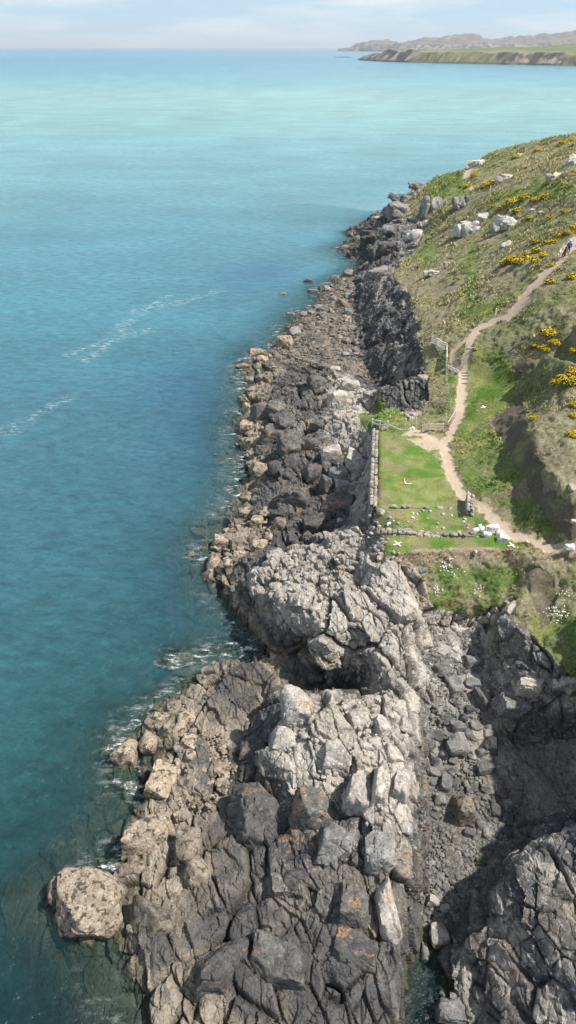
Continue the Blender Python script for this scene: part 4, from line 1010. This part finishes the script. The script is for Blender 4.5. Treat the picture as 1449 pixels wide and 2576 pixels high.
masonry('wall_footing', fa, fb, lambda t: 9.3, lambda t: 9.66+.08*math.sin(t*9), .62, 'low ruined wall footing crossing the grass in front of the white cross', 'wall', seed=4, faces=(-1, 1), ragged=.3)
fa2, fb2 = P(985,1276,9.55), P(1170,1277,9.6)
masonry('wall_footing', fa2, fb2, lambda t: 9.3, lambda t: 9.62+.06*math.sin(t*7), .34, 'broken line of stones between the lawn and the rubble strewn ruin floor', 'wall', seed=5, faces=(), ragged=.45)
sa, sb = P(1180,1300,9.55), P(1180,1268,9.55)
masonry('wall_stub', sa, sb, lambda t: 9.3, lambda t: 10.35+.15*t, .62, 'short standing stub of ruined stone wall beside the path', 'wall', seed=6, faces=(-1, 1), ragged=0)
# tumbled corner of the wall
rs = random.Random(5)
for i in range(34):
    u, v = rs.uniform(975, 1178), rs.uniform(1278, 1332); p = gpx(u, v); s = rs.uniform(.07, .2)
    o = bpy.data.objects.new('stone', rs.choice(protos(rs.choice(['white','pale','pale']), 2))); COL.objects.link(o)
    o.location = p+Vector((0, 0, .25*s)); o.scale = (s, s*.8, s*.7); o.rotation_euler = (0, 0, rs.uniform(0, 6))
    tag(o, 'small pale stone scattered on the grassy floor of the ruin', 'stone', 'loose stones in the ruin')
for i in range(26):
    u, v = rs.uniform(925, 962), rs.uniform(1275, 1400); p = hit(u, v); s = rs.uniform(.18, .42)
    o = bpy.data.objects.new('stone', rs.choice(protos(rs.choice(['grey','pale']), 2))); COL.objects.link(o)
    o.location = (p[0], p[1], ground(p[0], p[1])+.2*s); o.scale = (s, s*.8, s*.7); o.rotation_euler = (rs.uniform(-.3, .3), 0, rs.uniform(0, 6))
    tag(o, 'tumbled grey wall stone at the collapsed corner of the sea wall', 'stone', 'tumbled stones at the wall corner')

# ------------------------------------------------------------------ fences and posts
M_WOOD = plain('weathered_timber', (.44,.39,.31), .85, .3, 14.); M_GREYW = plain('silvered_timber', (.62,.60,.56), .85, .2, 14.); M_WIRE = plain('galvanised_wire', (.35,.35,.34), .5)
def fence(name, posts, label, rails, mat, hgt=1.0, pw=.14, rw=.13, rt=.06, wire=False):
    pp = [gpx(u, v) for u, v in posts]; root = empty(name, pp[0]); tag(root, label, 'fence')
    for p in pp:
        q = p-pp[0]; MB().box(q+Vector((0, 0, hgt/2-.1)), (pw, pw, hgt+.2)).build('post', mat, root, .008)
    for a, b in zip(pp[:-1], pp[1:]):
        for f in rails:
            o_ = Vector((0, -.075, hgt*f)); 
            MB().bar(a-pp[0]+o_, b-pp[0]+o_, *( (.012, .012) if wire else (rt, rw))).build('wire' if wire else 'rail', M_WIRE if wire else mat, root)
    return root
fence('rail_fence', [(1060,1088),(1078,1087),(1099,1084),(1114,1082)], 'brown three rail wooden fence guarding the hollow behind the lawn', (.35,.65,.95), M_WOOD, .9, rw=.17)
fence('rail_fence', [(936,1072),(955,1077),(974,1081)], 'pale two rail fence at the head of the sea wall', (.5,.92), M_GREYW, .9)
fence('rail_fence', [(1085,868),(1098,871),(1110,876),(1122,881)], 'pale four rail fence at the cliff edge above the mound', (.25,.48,.72,.95), M_GREYW, 1.05)
fence('rail_fence', [(1122,881),(1122,900),(1122,921)], 'weathered rail fence running down beside the steps', (.35,.65,.95), M_GREYW, 1.05)
fence('wire_fence', [(1121,940),(1122,957),(1126,992),(1132,1025),(1144,1052)], 'thin wire fence on leaning posts along the mound beside the path', (.5,.92), M_GREYW, .95, .08, wire=True)
fence('rail_fence', [(1126,934),(1140,938),(1152,943)], 'short low rail fence at the foot of the steps', (.5,.9), M_GREYW, .6)
def post(u, v, h, label, w=.1, mat=None):
    p = gpx(u, v); root = empty('post', p); tag(root, label, 'post', 'lone posts')
    MB().box((0, 0, h/2-.1), (w, w, h+.2)).build('shaft', mat or M_GREYW, root, .01)
    MB().box((0, 0, h+.02), (w*1.15, w*1.15, .06)).build('cap', mat or M_GREYW, root, .01)
post(1046,1072,.95,'thin upright post beside the white cross behind the lawn')
post(1019,1075,.9,'thin grey post between the pale fence and the white cross')
post(1120,1063,.95,'grey post right of the brown three rail fence')
p0, p1 = gpx(1126,1063), gpx(1144,1052)
rt_ = empty('brace', p0); tag(rt_, 'diagonal timber brace leaning on the end post beside the path', 'post'); MB().bar((0,0,.02), (p1-p0)+Vector((0,0,.9)), .08).build('timber', M_GREYW, rt_)
p0, p1 = gpx(978,1079), gpx(1011,1084)
rt_ = empty('fallen_rail', p0); tag(rt_, 'pale rail sloping from the fence down to the grass', 'rail'); MB().bar((0,0,.38), (p1-p0)+Vector((0,0,.06)), .05, .1).build('timber', M_GREYW, rt_)
M_WHITE = plain('white_paint', (.78,.78,.76), .6, .05); M_ORANGE = plain('orange_paint', (.75,.22,.05), .6, .05)
post(1246,795,.95,'white waymark post beside the upper path', .14, M_WHITE)
post(1232,488,1.3,'white post on the green band of the far hillside', .16, M_WHITE)
# timber steps on the path
for i, v in enumerate((937,944,952,963)):
    a, b = gpx(1162, v), gpx(1181, v+1); rt_ = empty('path_step', (a+b)/2)
    tag(rt_, ['topmost','second','third','lowest'][i]+' timber step across the earth path below the mound fence', 'step', 'timber steps on the path')
    MB().bar(a-(a+b)/2+Vector((0,0,.0)), b-(a+b)/2+Vector((0,0,.0)), .1, .24).build('riser', M_WOOD, rt_, .01)
a, b = gpx(1176,874), gpx(1192,875); rt_ = empty('path_step', (a+b)/2); tag(rt_, 'square timber edged step at the bend of the path', 'step')
MB().bar(a-(a+b)/2, b-(a+b)/2, .12, .24).build('riser', M_GREYW, rt_, .01)

# ------------------------------------------------------------------ survey markers and scale rods
def cross(u, v, rot, label):
    p = gpx(u, v); root = empty('survey_cross', p+Vector((0,0,.03)), rot); tag(root, label, 'marker', 'survey crosses')
    MB().box((0,0,.012), (.76,.11,.012)).build('strip', M_WHITE, root); MB().box((0,0,.027), (.11,.76,.012)).build('strip', M_WHITE, root)
cross(1218,1025,.25,'white survey cross on the green valley floor'); cross(1040,1077,.1,'white survey cross on bare ground near the brown fence')
cross(1000,1368,.5,'white survey cross at the front left of the ruin'); cross(1288,1373,.3,'white survey cross near the path at the terrace front')
p = gpx(1020,1218); root = empty('scale_rod', p+Vector((0,0,.04))); tag(root, 'orange and white scale rod lying on the lawn', 'scale rod')
for x, m_ in ((-.42,M_ORANGE),(-.14,M_ORANGE),(.14,M_WHITE),(.42,M_WHITE)): MB().box((x,0,.02), (.278,.07,.04)).build('band', m_, root)
root = empty('scale_rod', p+Vector((0,.06,.04))); tag(root, 'short scale rod at right angles to the orange one on the lawn', 'scale rod')
for y, m_ in ((.14,M_WHITE),(.42,M_WHITE),(.68,M_ORANGE)): MB().box((-.02,y,.02), (.07,.27,.04)).build('band', m_, root)

# ------------------------------------------------------------------ gorse
def gorse_mesh():
    r_ = np.random.default_rng(5); out = []
    for kind, n, sz in (('foliage', 520, .20), ('blossom', 430, .12)):
        V_, F_ = [], []
        for i in range(n):
            d = r_.normal(size=3); d[2] = abs(d[2])*(1.0 if kind == 'foliage' else 1.25)+.05; d /= np.linalg.norm(d)
            lob = 1+.28*math.sin(d[0]*5+1)*math.cos(d[1]*6)
            c = d*np.array([1,1,.72])*(r_.uniform(.72, .98) if kind == 'foliage' else r_.uniform(.93, 1.06))*lob
            a = r_.normal(size=3); a /= np.linalg.norm(a); b = np.cross(a, d+r_.normal(size=3)*.4); b /= np.linalg.norm(b)+1e-6
            s = sz*r_.uniform(.7, 1.4); k = len(V_)
            V_ += [c-a*s*.5, c+a*s*.5, c+b*s]; F_.append((k, k+1, k+2))
        me = bpy.data.meshes.new(kind); me.from_pydata([tuple(q) for q in V_], [], F_); out.append(me)
    return out
gf, gb = gorse_mesh(); gf.materials.append(plain('gorse_green', (.07,.085,.025), .9, .35)); gb.materials.append(plain('gorse_yellow', (.78,.55,.025), .8, .25))
GORSE = [(1265,518,24,'tall gorse at the left end of the upper yellow band'),(1262,546,22,'gorse standing below the left end of the upper band'),(1290,502,32,'gorse near the middle of the upper yellow band'),(1322,494,30,'gorse in the upper yellow band above the small white rock'),(1348,500,24,'gorse right of the middle in the upper yellow band'),(1372,490,26,'gorse at the right end of the upper yellow band'),(1305,526,28,'gorse below the middle of the upper yellow band'),(1335,545,20,'gorse beside the small flat white rock'),(1230,462,30,'gorse left of the pale rock band'),(1252,455,26,'gorse against the pale rock band'),(1268,442,22,'gorse above the pale rock band'),(1195,440,18,'small gorse right of the far path'),(1180,464,20,'gorse beside the far path bend'),(1385,455,22,'gorse left of the wide pale outcrop'),(1402,428,20,'gorse above the wide pale outcrop'),(1420,462,18,'gorse below the wide pale outcrop'),(1420,358,24,'gorse on the skyline near the right edge'),(1444,350,20,'gorse on the skyline at the right edge'),(1446,440,16,'gorse under the cut off outcrop'),(1290,652,34,'gorse in the thicket above the small pale rock'),(1312,656,32,'gorse in the lower middle of the thicket'),(1330,640,36,'largest gorse at the centre of the thicket left of the walker'),(1352,628,26,'gorse at the upper right of the thicket'),(1345,658,24,'gorse at the lower right of the thicket'),(1368,640,24,'gorse between the thicket and the cream dog'),(1380,606,24,'gorse left of the walker above the dogs'),(1396,600,22,'gorse just left of the walker'),(1410,588,22,'gorse above the walker'),(1350,608,20,'gorse above the thicket'),(1268,664,22,'gorse at the left tip of the thicket'),(1390,662,18,'gorse beside the path below the dogs'),(1446,568,24,'gorse near the right edge above the walker'),(1430,582,22,'gorse right above the walker'),(1440,690,26,'gorse right of the path below the walker'),(1380,832,36,'gorse above the dark cave bank'),(1398,856,26,'gorse right of the cave bank top'),(1372,872,28,'gorse close above the cave bank'),(1345,868,20,'gorse left above the cave bank'),(1388,705,26,'pale gorse beside the path on the slope'),(1430,955,46,'large gorse crowning the bank at the right edge'),(1446,935,36,'gorse behind the large one crowning the bank'),(1402,965,30,'gorse at the left of the bank crown'),(1446,1012,24,'gorse on the bank below the crown at the right edge'),(1442,1092,28,'gorse lower on the bank at the right edge'),(1345,1050,20,'small gorse near the left rim of the soil bank'),(1445,1040,20,'small gorse between two others on the bank'),(1097,862,16,'small gorse by the cliff edge fence'),(1195,876,12,'tiny gorse at the bend of the path'),(1160,745,14,'lone gorse low on the slope above the path'),(1155,700,14,'lone gorse below the lone white outcrop'),(1445,880,22,'gorse on the slope right of the cave bank'),(1240,520,14,'lone gorse left of the upper yellow band'),(1300,395,20,'gorse beside the small pale rock near the hilltop'),(1355,375,20,'gorse near the hilltop skyline'),(1385,545,22,'gorse right of the small white rock in the upper band'),(1420,530,20,'gorse by itself right of the upper band')]
rg = random.Random(9)
for i, (u, v, w, lab) in enumerate(GORSE):
    p = gpx(u, v+w*.2); s = w*.5*project(np.array(p))[2]/FPX
    root = empty('gorse_bush', p, rg.uniform(0, 6.28)); tag(root, lab, 'bush', 'flowering gorse bushes'); root.scale = (s*1.25, s*1.1, s*.95)
    for me in (gf, gb):
        o = bpy.data.objects.new(me.name, me); COL.objects.link(o); o.parent = root

# ------------------------------------------------------------------ tussocks, bracken and heather as one mass
def tussocks(name, sel, n, seed, smin, smax, blades, label, bright=1.0, wmul=1.0):
    r_ = np.random.default_rng(seed); t = T[sel]; A, B, Cc = FX[t[:, 0]], FX[t[:, 1]], FX[t[:, 2]]
    ar = np.linalg.norm(np.cross(B-A, Cc-A), axis=1); ce = (A+B+Cc)/3; u, v, zc = project(ce)
    w = ar/np.maximum(zc, 30)**1.6*((u > -80)&(u < 1560)); w /= w.sum()
    k = r_.choice(len(t), n, p=w); q = r_.dirichlet((1,1,1), n)
    Pn = A[k]*q[:, :1]+B[k]*q[:, 1:2]+Cc[k]*q[:, 2:]
    col = alb[t[k, 0]]*bright; dist = project(Pn)[2]
    s = (smin*(smax/smin)**r_.random(n))*np.clip(dist/75, .8, 2.0)
    cl = fbm(Pn*.35, 77, 3); s *= .35+1.25*sstep(.3, .7, cl)
    kind = r_.random(n); hue = np.ones((n, 3))
    hue[kind > .55] = (1.15,1.08,.98); hue[kind > .85] = (1.35,1.22,1.05); hue[kind < .3] = (.78,.92,.65)
    cc = col*hue*r_.uniform(.8, 1.2, (n, 1))
    m = blades; N_ = n*m
    base = np.repeat(Pn, m, 0); S = np.repeat(s, m); a = r_.uniform(0, 6.283, N_); ln = r_.uniform(.15, .75, N_)
    o = np.column_stack([np.cos(a), np.sin(a), np.zeros(N_)]); sd = np.column_stack([-np.sin(a), np.cos(a), np.zeros(N_)])
    root = base + o*(S*.22)[:, None] - np.array([0,0,.03]); wd = S*r_.uniform(.10, .2, N_)*wmul
    tip = root + o*(S*ln)[:, None] + np.column_stack([np.zeros(N_), np.zeros(N_), S*r_.uniform(.5, 1.0, N_)])
    Vv = np.stack([root-sd*wd[:, None], root+sd*wd[:, None], tip], 1).reshape(-1, 3)
    cv = np.repeat(np.repeat(cc, m, 0)*r_.uniform(.8, 1.25, (N_, 1)), 3, 0)
    ob = mesh_np(name, Vv, np.arange(N_*3).reshape(-1, 3), M_BLADE, cv, smooth=False); ob['kind'] = 'stuff'; ob['label'] = label
bm_ = N('grass_blade'); M_BLADE = bm_.finish(bm_.n('Attribute', attribute_name='Col').outputs['Color'], .85, None, spec=.15)
rk = rockw[T].mean(1) < .35; pk = path[T].mean(1) < .3
tussocks('heath_tussocks', (reg == 0)&rk&pk&(valley[T].sum(1) == 0), 56000, 51, .07, .26, 7, 'tussocks of grass, dead bracken and heather over the hillside', 1.45)
tussocks('lawn_grass', ((reg == 1)|(valley[T].sum(1) > 1))&pk&((reg == 0)|(reg == 1)), 12000, 52, .05, .11, 6, 'short tufts of grass over the terrace lawn', 1.1, 1.3)
#==LIFE
# ------------------------------------------------------------------ walker and dogs
def skin(name, verts, edges, radii, mat, parent=None, sub=1):
    me = bpy.data.meshes.new(name); me.from_pydata(verts, edges, []); o = bpy.data.objects.new(name, me); COL.objects.link(o)
    o.modifiers.new('skin', 'SKIN'); 
    for i, r in enumerate(radii): me.skin_vertices[0].data[i].radius = (r, r) if not isinstance(r, tuple) else r
    me.skin_vertices[0].data[0].use_root = True
    o.modifiers.new('sub', 'SUBSURF').levels = sub; o.modifiers['sub'].render_levels = sub
    dg = bpy.context.evaluated_depsgraph_get(); m2 = bpy.data.meshes.new_from_object(o.evaluated_get(dg)); m2.name = name
    o.modifiers.clear(); o.data = m2; m2.materials.clear(); m2.materials.append(mat); m2.polygons.foreach_set('use_smooth', np.ones(len(m2.polygons), bool))
    o.parent = parent; return o
def ball(name, c, s, mat, parent, sub=2):
    v, f = ICO[sub]; me = bpy.data.meshes.new(name); me.from_pydata((v*np.array(s)+np.array(c)).tolist(), [], f.tolist()); me.materials.append(mat)
    me.polygons.foreach_set('use_smooth', np.ones(len(f), bool)); o = bpy.data.objects.new(name, me); COL.objects.link(o); o.parent = parent; return o
M_TROUS = plain('dark_trousers', (.03,.03,.045), .9, .1); M_BLUE = plain('blue_jacket', (.03,.11,.42), .7, .15); M_TEAL = plain('blue_rucksack', (.02,.14,.30), .7, .15)
M_SKIN = plain('skin', (.45,.28,.20), .6, .05); M_HAIR = plain('grey_hair', (.25,.22,.20), .9, .1); M_BOOT = plain('boots', (.05,.04,.03), .7, .1)
pp = gpx(1428,640); hd = math.atan2(*(np.array(gpx(1449,600))-np.array(pp))[[0,1]])           # heading up the path
walker = empty('person', pp, -hd); tag(walker, 'walker in white cap and blue jacket with rucksack leading two dogs uphill', 'person')
# local +Y is forward; slight forward lean, one foot ahead
bv = [(0,0,.92),(0,.05,1.18),(0,.10,1.38),(0,.12,1.48),(0,.14,1.60),(0,.145,1.70),
      (-.10,.0,.88),(-.11,.14,.50),(-.11,.10,.08),(-.11,.24,.04),(.10,.0,.88),(.11,-.02,.49),(.11,-.20,.10),(.11,-.08,.04),
      (-.19,.08,1.38),(-.25,.0,1.12),(-.26,.16,.92),(.19,.08,1.38),(.25,-.02,1.12),(.26,.10,.90)]
be = [(0,1),(1,2),(2,3),(3,4),(4,5),(0,6),(6,7),(7,8),(8,9),(0,10),(10,11),(11,12),(12,13),(2,14),(14,15),(15,16),(2,17),(17,18),(18,19)]
skin('body', bv, be, [.15,.14,.13,.055,.095,.07,.095,.065,.045,.04,.095,.065,.045,.04,.065,.05,.038,.065,.05,.038], M_TROUS, walker)
skin('jacket', [(0,.0,.86),(0,.05,1.16),(0,.10,1.40),(-.20,.08,1.40),(-.26,.0,1.12),(-.265,.13,.97),(.20,.08,1.40),(.26,-.02,1.12),(.265,.07,.95)], [(0,1),(1,2),(2,3),(3,4),(4,5),(2,6),(6,7),(7,8)], [.19,.185,.17,.085,.07,.055,.085,.07,.055], M_BLUE, walker)
ball('head', (0,.145,1.63), (.085,.105,.125), M_SKIN, walker); ball('cap', (0,.135,1.70), (.105,.125,.08), M_WHITE, walker); ball('hair', (0,.09,1.61), (.09,.07,.08), M_HAIR, walker)
MB().box((0,.27,1.69), (.15,.12,.02)).build('cap_peak', M_WHITE, walker, .005)
rk_ = MB().box((0,-.16,1.22), (.32,.20,.46)).build('rucksack', M_TEAL, walker, .05); MB().box((0,-.28,1.14), (.22,.06,.20)).build('pocket', M_BLUE, rk_, .02)
for x in (-.265, .265):
    h_ = ball('hand', (x,.17 if x < 0 else .11,.88), (.035,.04,.05), M_SKIN, walker, 1)
    for k in range(5):
        ang = (k-2)*.35; ball('finger', (x+.018*math.sin(ang)*2,(.19 if x < 0 else .13)+.012*k*.5,.825+(.02 if k in (0,4) else 0)), (.010,.011,.035), M_SKIN, h_, 1)
def dog(px, toward, L_, Hh, mat, label, tail=1):
    p = gpx(*px); q = gpx(*toward); d = q-p; root = empty('dog', p); tag(root, label, 'dog')
    slope_ = math.atan2(d.z, d.to_2d().length); root.rotation_euler = (0, 0, math.atan2(d.y, d.x)-math.pi/2)
    t = math.tan(slope_)
    def g(x, y, z): return (x, y*L_, z*Hh+y*L_*t)
    r = .13*Hh
    v = [g(0,-.02,.80),g(0,-.40,.82),g(0,.36,.84),g(0,.52,1.02),g(0,.66,1.14),g(0,.86,1.06),
         g(.10,-.42,.72),g(.11,-.34,.46),g(.11,-.52,.26),g(.11,-.47,.02), g(-.10,-.42,.72),g(-.11,-.38,.46),g(-.11,-.56,.26),g(-.11,-.50,.02),
         g(.10,.38,.72),g(.10,.36,.38),g(.10,.38,.02), g(-.10,.38,.72),g(-.10,.42,.38),g(-.10,.46,.02), g(0,-.54,.86),g(0,-.72,.98*tail),g(0,-.86,1.16*tail)]
    e = [(0,1),(0,2),(2,3),(3,4),(4,5),(1,6),(6,7),(7,8),(8,9),(1,10),(10,11),(11,12),(12,13),(2,14),(14,15),(15,16),(2,17),(17,18),(18,19),(1,20),(20,21),(21,22)]
    rad = [1.25*r,1.2*r,1.5*r,.95*r,.85*r,.45*r]+[.9*r,.65*r,.34*r,.34*r]*2+[.75*r,.42*r,.34*r]*2+[.4*r,.36*r,.26*r]
    skin('body', v, e, rad, mat, root)
    for s_ in (-1, 1): ball('ear', g(s_*.10,.60,1.12), (.025,.05,.08*Hh), mat, root, 1)
    ball('nose', g(0,.93,1.06), (.025,.03,.022), M_BOOT, root, 1)
    return p, root
M_CREAM = plain('cream_fur', (.62,.54,.40), .9, .12); M_BLACK = plain('black_fur', (.012,.012,.014), .7, .15)
dog((1405,647),(1413,634), .95, .72, M_CREAM, 'cream dog walking uphill on the path behind the black dog')
bp, broot = dog((1418,645),(1427,630), 1.05, .82, M_BLACK, 'black dog on a lead between the walker and the cream dog')
ld = empty('dog_lead', pp); tag(ld, 'thin red lead from the walker to the black dog', 'lead')
MB().bar((.1,.1,.92), Vector(bp)-Vector(pp)+Vector((.2,.25,.85)), .02).build('strap', plain('red_webbing', (.4,.03,.05)), ld)

# ------------------------------------------------------------------ sea campion on the slope below the terrace
def flowers(name, spots, seed, label):
    r_ = np.random.default_rng(seed); V_, F_ = [], []
    for u, v, w, n in spots:
        for i in range(n):
            p = gpx(u+r_.normal()*w, v+r_.normal()*w*.8); c = np.array(p)+[0, -.03, .14]; s = r_.uniform(.025, .05); k = len(V_)
            a = r_.uniform(0, 3); q = np.array([math.cos(a), math.sin(a), .2])*s; b = np.array([-math.sin(a), math.cos(a), .3])*s
            V_ += [tuple(c-q), tuple(c+b), tuple(c+q), tuple(c-b)]; F_.append((k, k+1, k+2, k+3))
    me = bpy.data.meshes.new(name); me.from_pydata(V_, [], F_); me.materials.append(M_WHITE); o = bpy.data.objects.new(name, me); COL.objects.link(o)
    o['kind'] = 'stuff'; o['label'] = label
flowers('sea_campion', [(1125,1425,10,36),(1100,1485,8,28),(1150,1440,10,16),(1385,1540,10,34),(1405,1555,12,34),(1200,1480,12,14),(1420,1500,10,12)], 3, 'small white flowers on the grassy slope below the terrace')

# ------------------------------------------------------------------ far headlands
def headland(name, base, tops, inland, backs, seed, mat, n=420, m=44, cliff=45.):
    r_ = np.random.default_rng(seed); us = np.linspace(base[0][0], base[-1][0], n)
    vb = np.interp(us, *zip(*[(q[0], q[1]) for q in base]))
    Pb = []
    for u, v in zip(us, vb): Pb.append(P(u, v, 0.0)[:2])
    Pb = np.array(Pb); dist = np.hypot(*Pb.T)
    vt = np.interp(us, *zip(*tops)); vk = np.interp(us, *zip(*backs))
    inl = np.array(inland)/np.linalg.norm(inland)
    t = np.concatenate([np.linspace(0, 1, 18)*cliff, cliff+np.geomspace(12, 1500 if cliff < 100 else 900, m-18)])
    Vv = np.zeros((n, len(t), 3))
    for j, tt in enumerate(t):
        wob = 26*(fbm(np.column_stack([us*.05, us*0, us*0+j*.02]), seed, 4)-.5)*(1-min(tt/400, 1))
        q = Pb + inl*(tt+wob)[:, None]; Vv[:, j, :2] = q
        dd = np.hypot(*q.T)
        zt = CAM_Z - Pb[:, 1]*0 - (dist+cliff)*np.tan(PITCH-np.arctan((CY-vt)/FPX)); zk = CAM_Z - (dist+900)*np.tan(PITCH-np.arctan((CY-vk)/FPX))
        f = min(tt/cliff, 1); z = -2+(zt+2)*(f**.8)
        if tt > cliff: z = zt + (zk-zt)*sstep(0, 1, np.clip((tt-cliff)/750, 0, 1)) 
        g_ = np.column_stack([q*.012, q[:, :1]*0+tt*.004]); rg_ = np.abs(fbm(np.column_stack([us*.12+tt*.035, us*0, us*0+tt*.006]), seed+3, 4)-.5)
        z = z + (f > .02)*(fbm(g_, seed+9, 4)-.5)*(12 if f < 1 else 26 if cliff < 100 else 60)*(.4+f*.6) - (f < 1)*rg_*26*f*(1-f)*2
        Vv[:, j, 2] = z
    k = len(t); ii = (np.arange(n-1)[:, None]*k+np.arange(k-1)[None]).ravel()
    F = np.vstack([np.column_stack([ii, ii+k+1, ii+1]), np.column_stack([ii, ii+k, ii+k+1])])
    X = Vv.reshape(-1, 3); tt = np.tile(t, n)
    n1, n2 = fbm(X*.01, seed, 4), fbm(X*np.array([.05,.05,.02]), seed+1, 4)
    o1 = np.ones((len(X), 1))
    cl = mix(o1*C(.06,.055,.058), o1*C(.27,.235,.20), sstep(.40, .62, n2)); cl = mix(cl, o1*C(.04,.038,.038), sstep(7, 2, X[:, 2]+3*(n2-.5)))
    cl = mix(cl, o1*C(.14,.14,.06), sstep(.55, .65, n1)*.7)
    top = mix(o1*C(.13,.145,.055), o1*C(.20,.17,.11), sstep(.42, .6, n1)) 
    if cliff > 100: top = mix(o1*C(.12,.09,.085), o1*C(.17,.15,.10), sstep(.40, .6, n2*.6+n1*.4))
    else: top = mix(top, o1*C(.115,.145,.06), sstep(150, 260, tt)*sstep(.35, .5, fbm(X*.003, seed+4, 2)+.08))
    col = mix(cl, top, sstep(.92*cliff, 1.1*cliff, tt))
    return struct(mesh_np(name, X, F, mat, col, smooth=True))
fm_ = N('distant_land'); M_FAR = fm_.finish(fm_.n('Attribute', attribute_name='Col').outputs['Color'], .95, None, spec=.05)
headland('near_headland', [(888,149),(905,152),(960,155),(1050,158),(1150,160),(1300,163),(1449,166),(1560,168)], [(888,147),(893,142),(902,136),(930,131),(1000,128),(1100,130),(1200,130),(1320,132),(1449,133),(1560,133)], (.82,.57),
         [(888,136),(930,124),(980,119),(1050,117),(1120,119),(1200,114),(1300,115),(1449,113),(1560,112)], 5, M_FAR)
headland('far_headland', [(838,128.5),(870,129),(900,129),(1000,130),(1300,131),(1600,132)], [(838,127),(850,124),(872,121),(884,110),(905,107),(930,112),(960,114),(1000,112),(1300,110),(1600,108)], (.35,.94),
         [(838,127),(872,120),(890,103),(912,101),(935,106),(965,109),(1000,104),(1012,97),(1040,94),(1060,97),(1085,89),(1130,86),(1168,89),(1190,98),(1250,95),(1330,89),(1380,86),(1449,74),(1600,66)], 8, M_FAR, cliff=110.)
sk = tag(mesh_np('skerry', (rock_verts(77, 3, n=12)[0]*np.array([40,16,3.2])+np.array(P(862,144,0))), ICO[3][1], M_FAR, np.ones((len(ICO[3][0]), 3))*C(.05,.05,.055)), 'low dark skerry off the tip of the far headland', 'rock')

# ------------------------------------------------------------------ air
hz = MB().box((0, 0, 119), (62000, 62000, 262)).build('haze', None); hz.data.materials.clear()
hm = bpy.data.materials.new('sea_haze'); hm.use_nodes = True; hm.node_tree.nodes.clear()
pv = hm.node_tree.nodes.new('ShaderNodeVolumePrincipled'); pv.inputs['Color'].default_value = (.86,.93,1,1); pv.inputs['Density'].default_value = 6e-5; pv.inputs['Anisotropy'].default_value = .2
ho = hm.node_tree.nodes.new('ShaderNodeOutputMaterial'); hm.node_tree.links.new(pv.outputs[0], ho.inputs['Volume']); hz.data.materials.append(hm); hz['kind'] = 'stuff'; hz['label'] = 'thin sea haze'
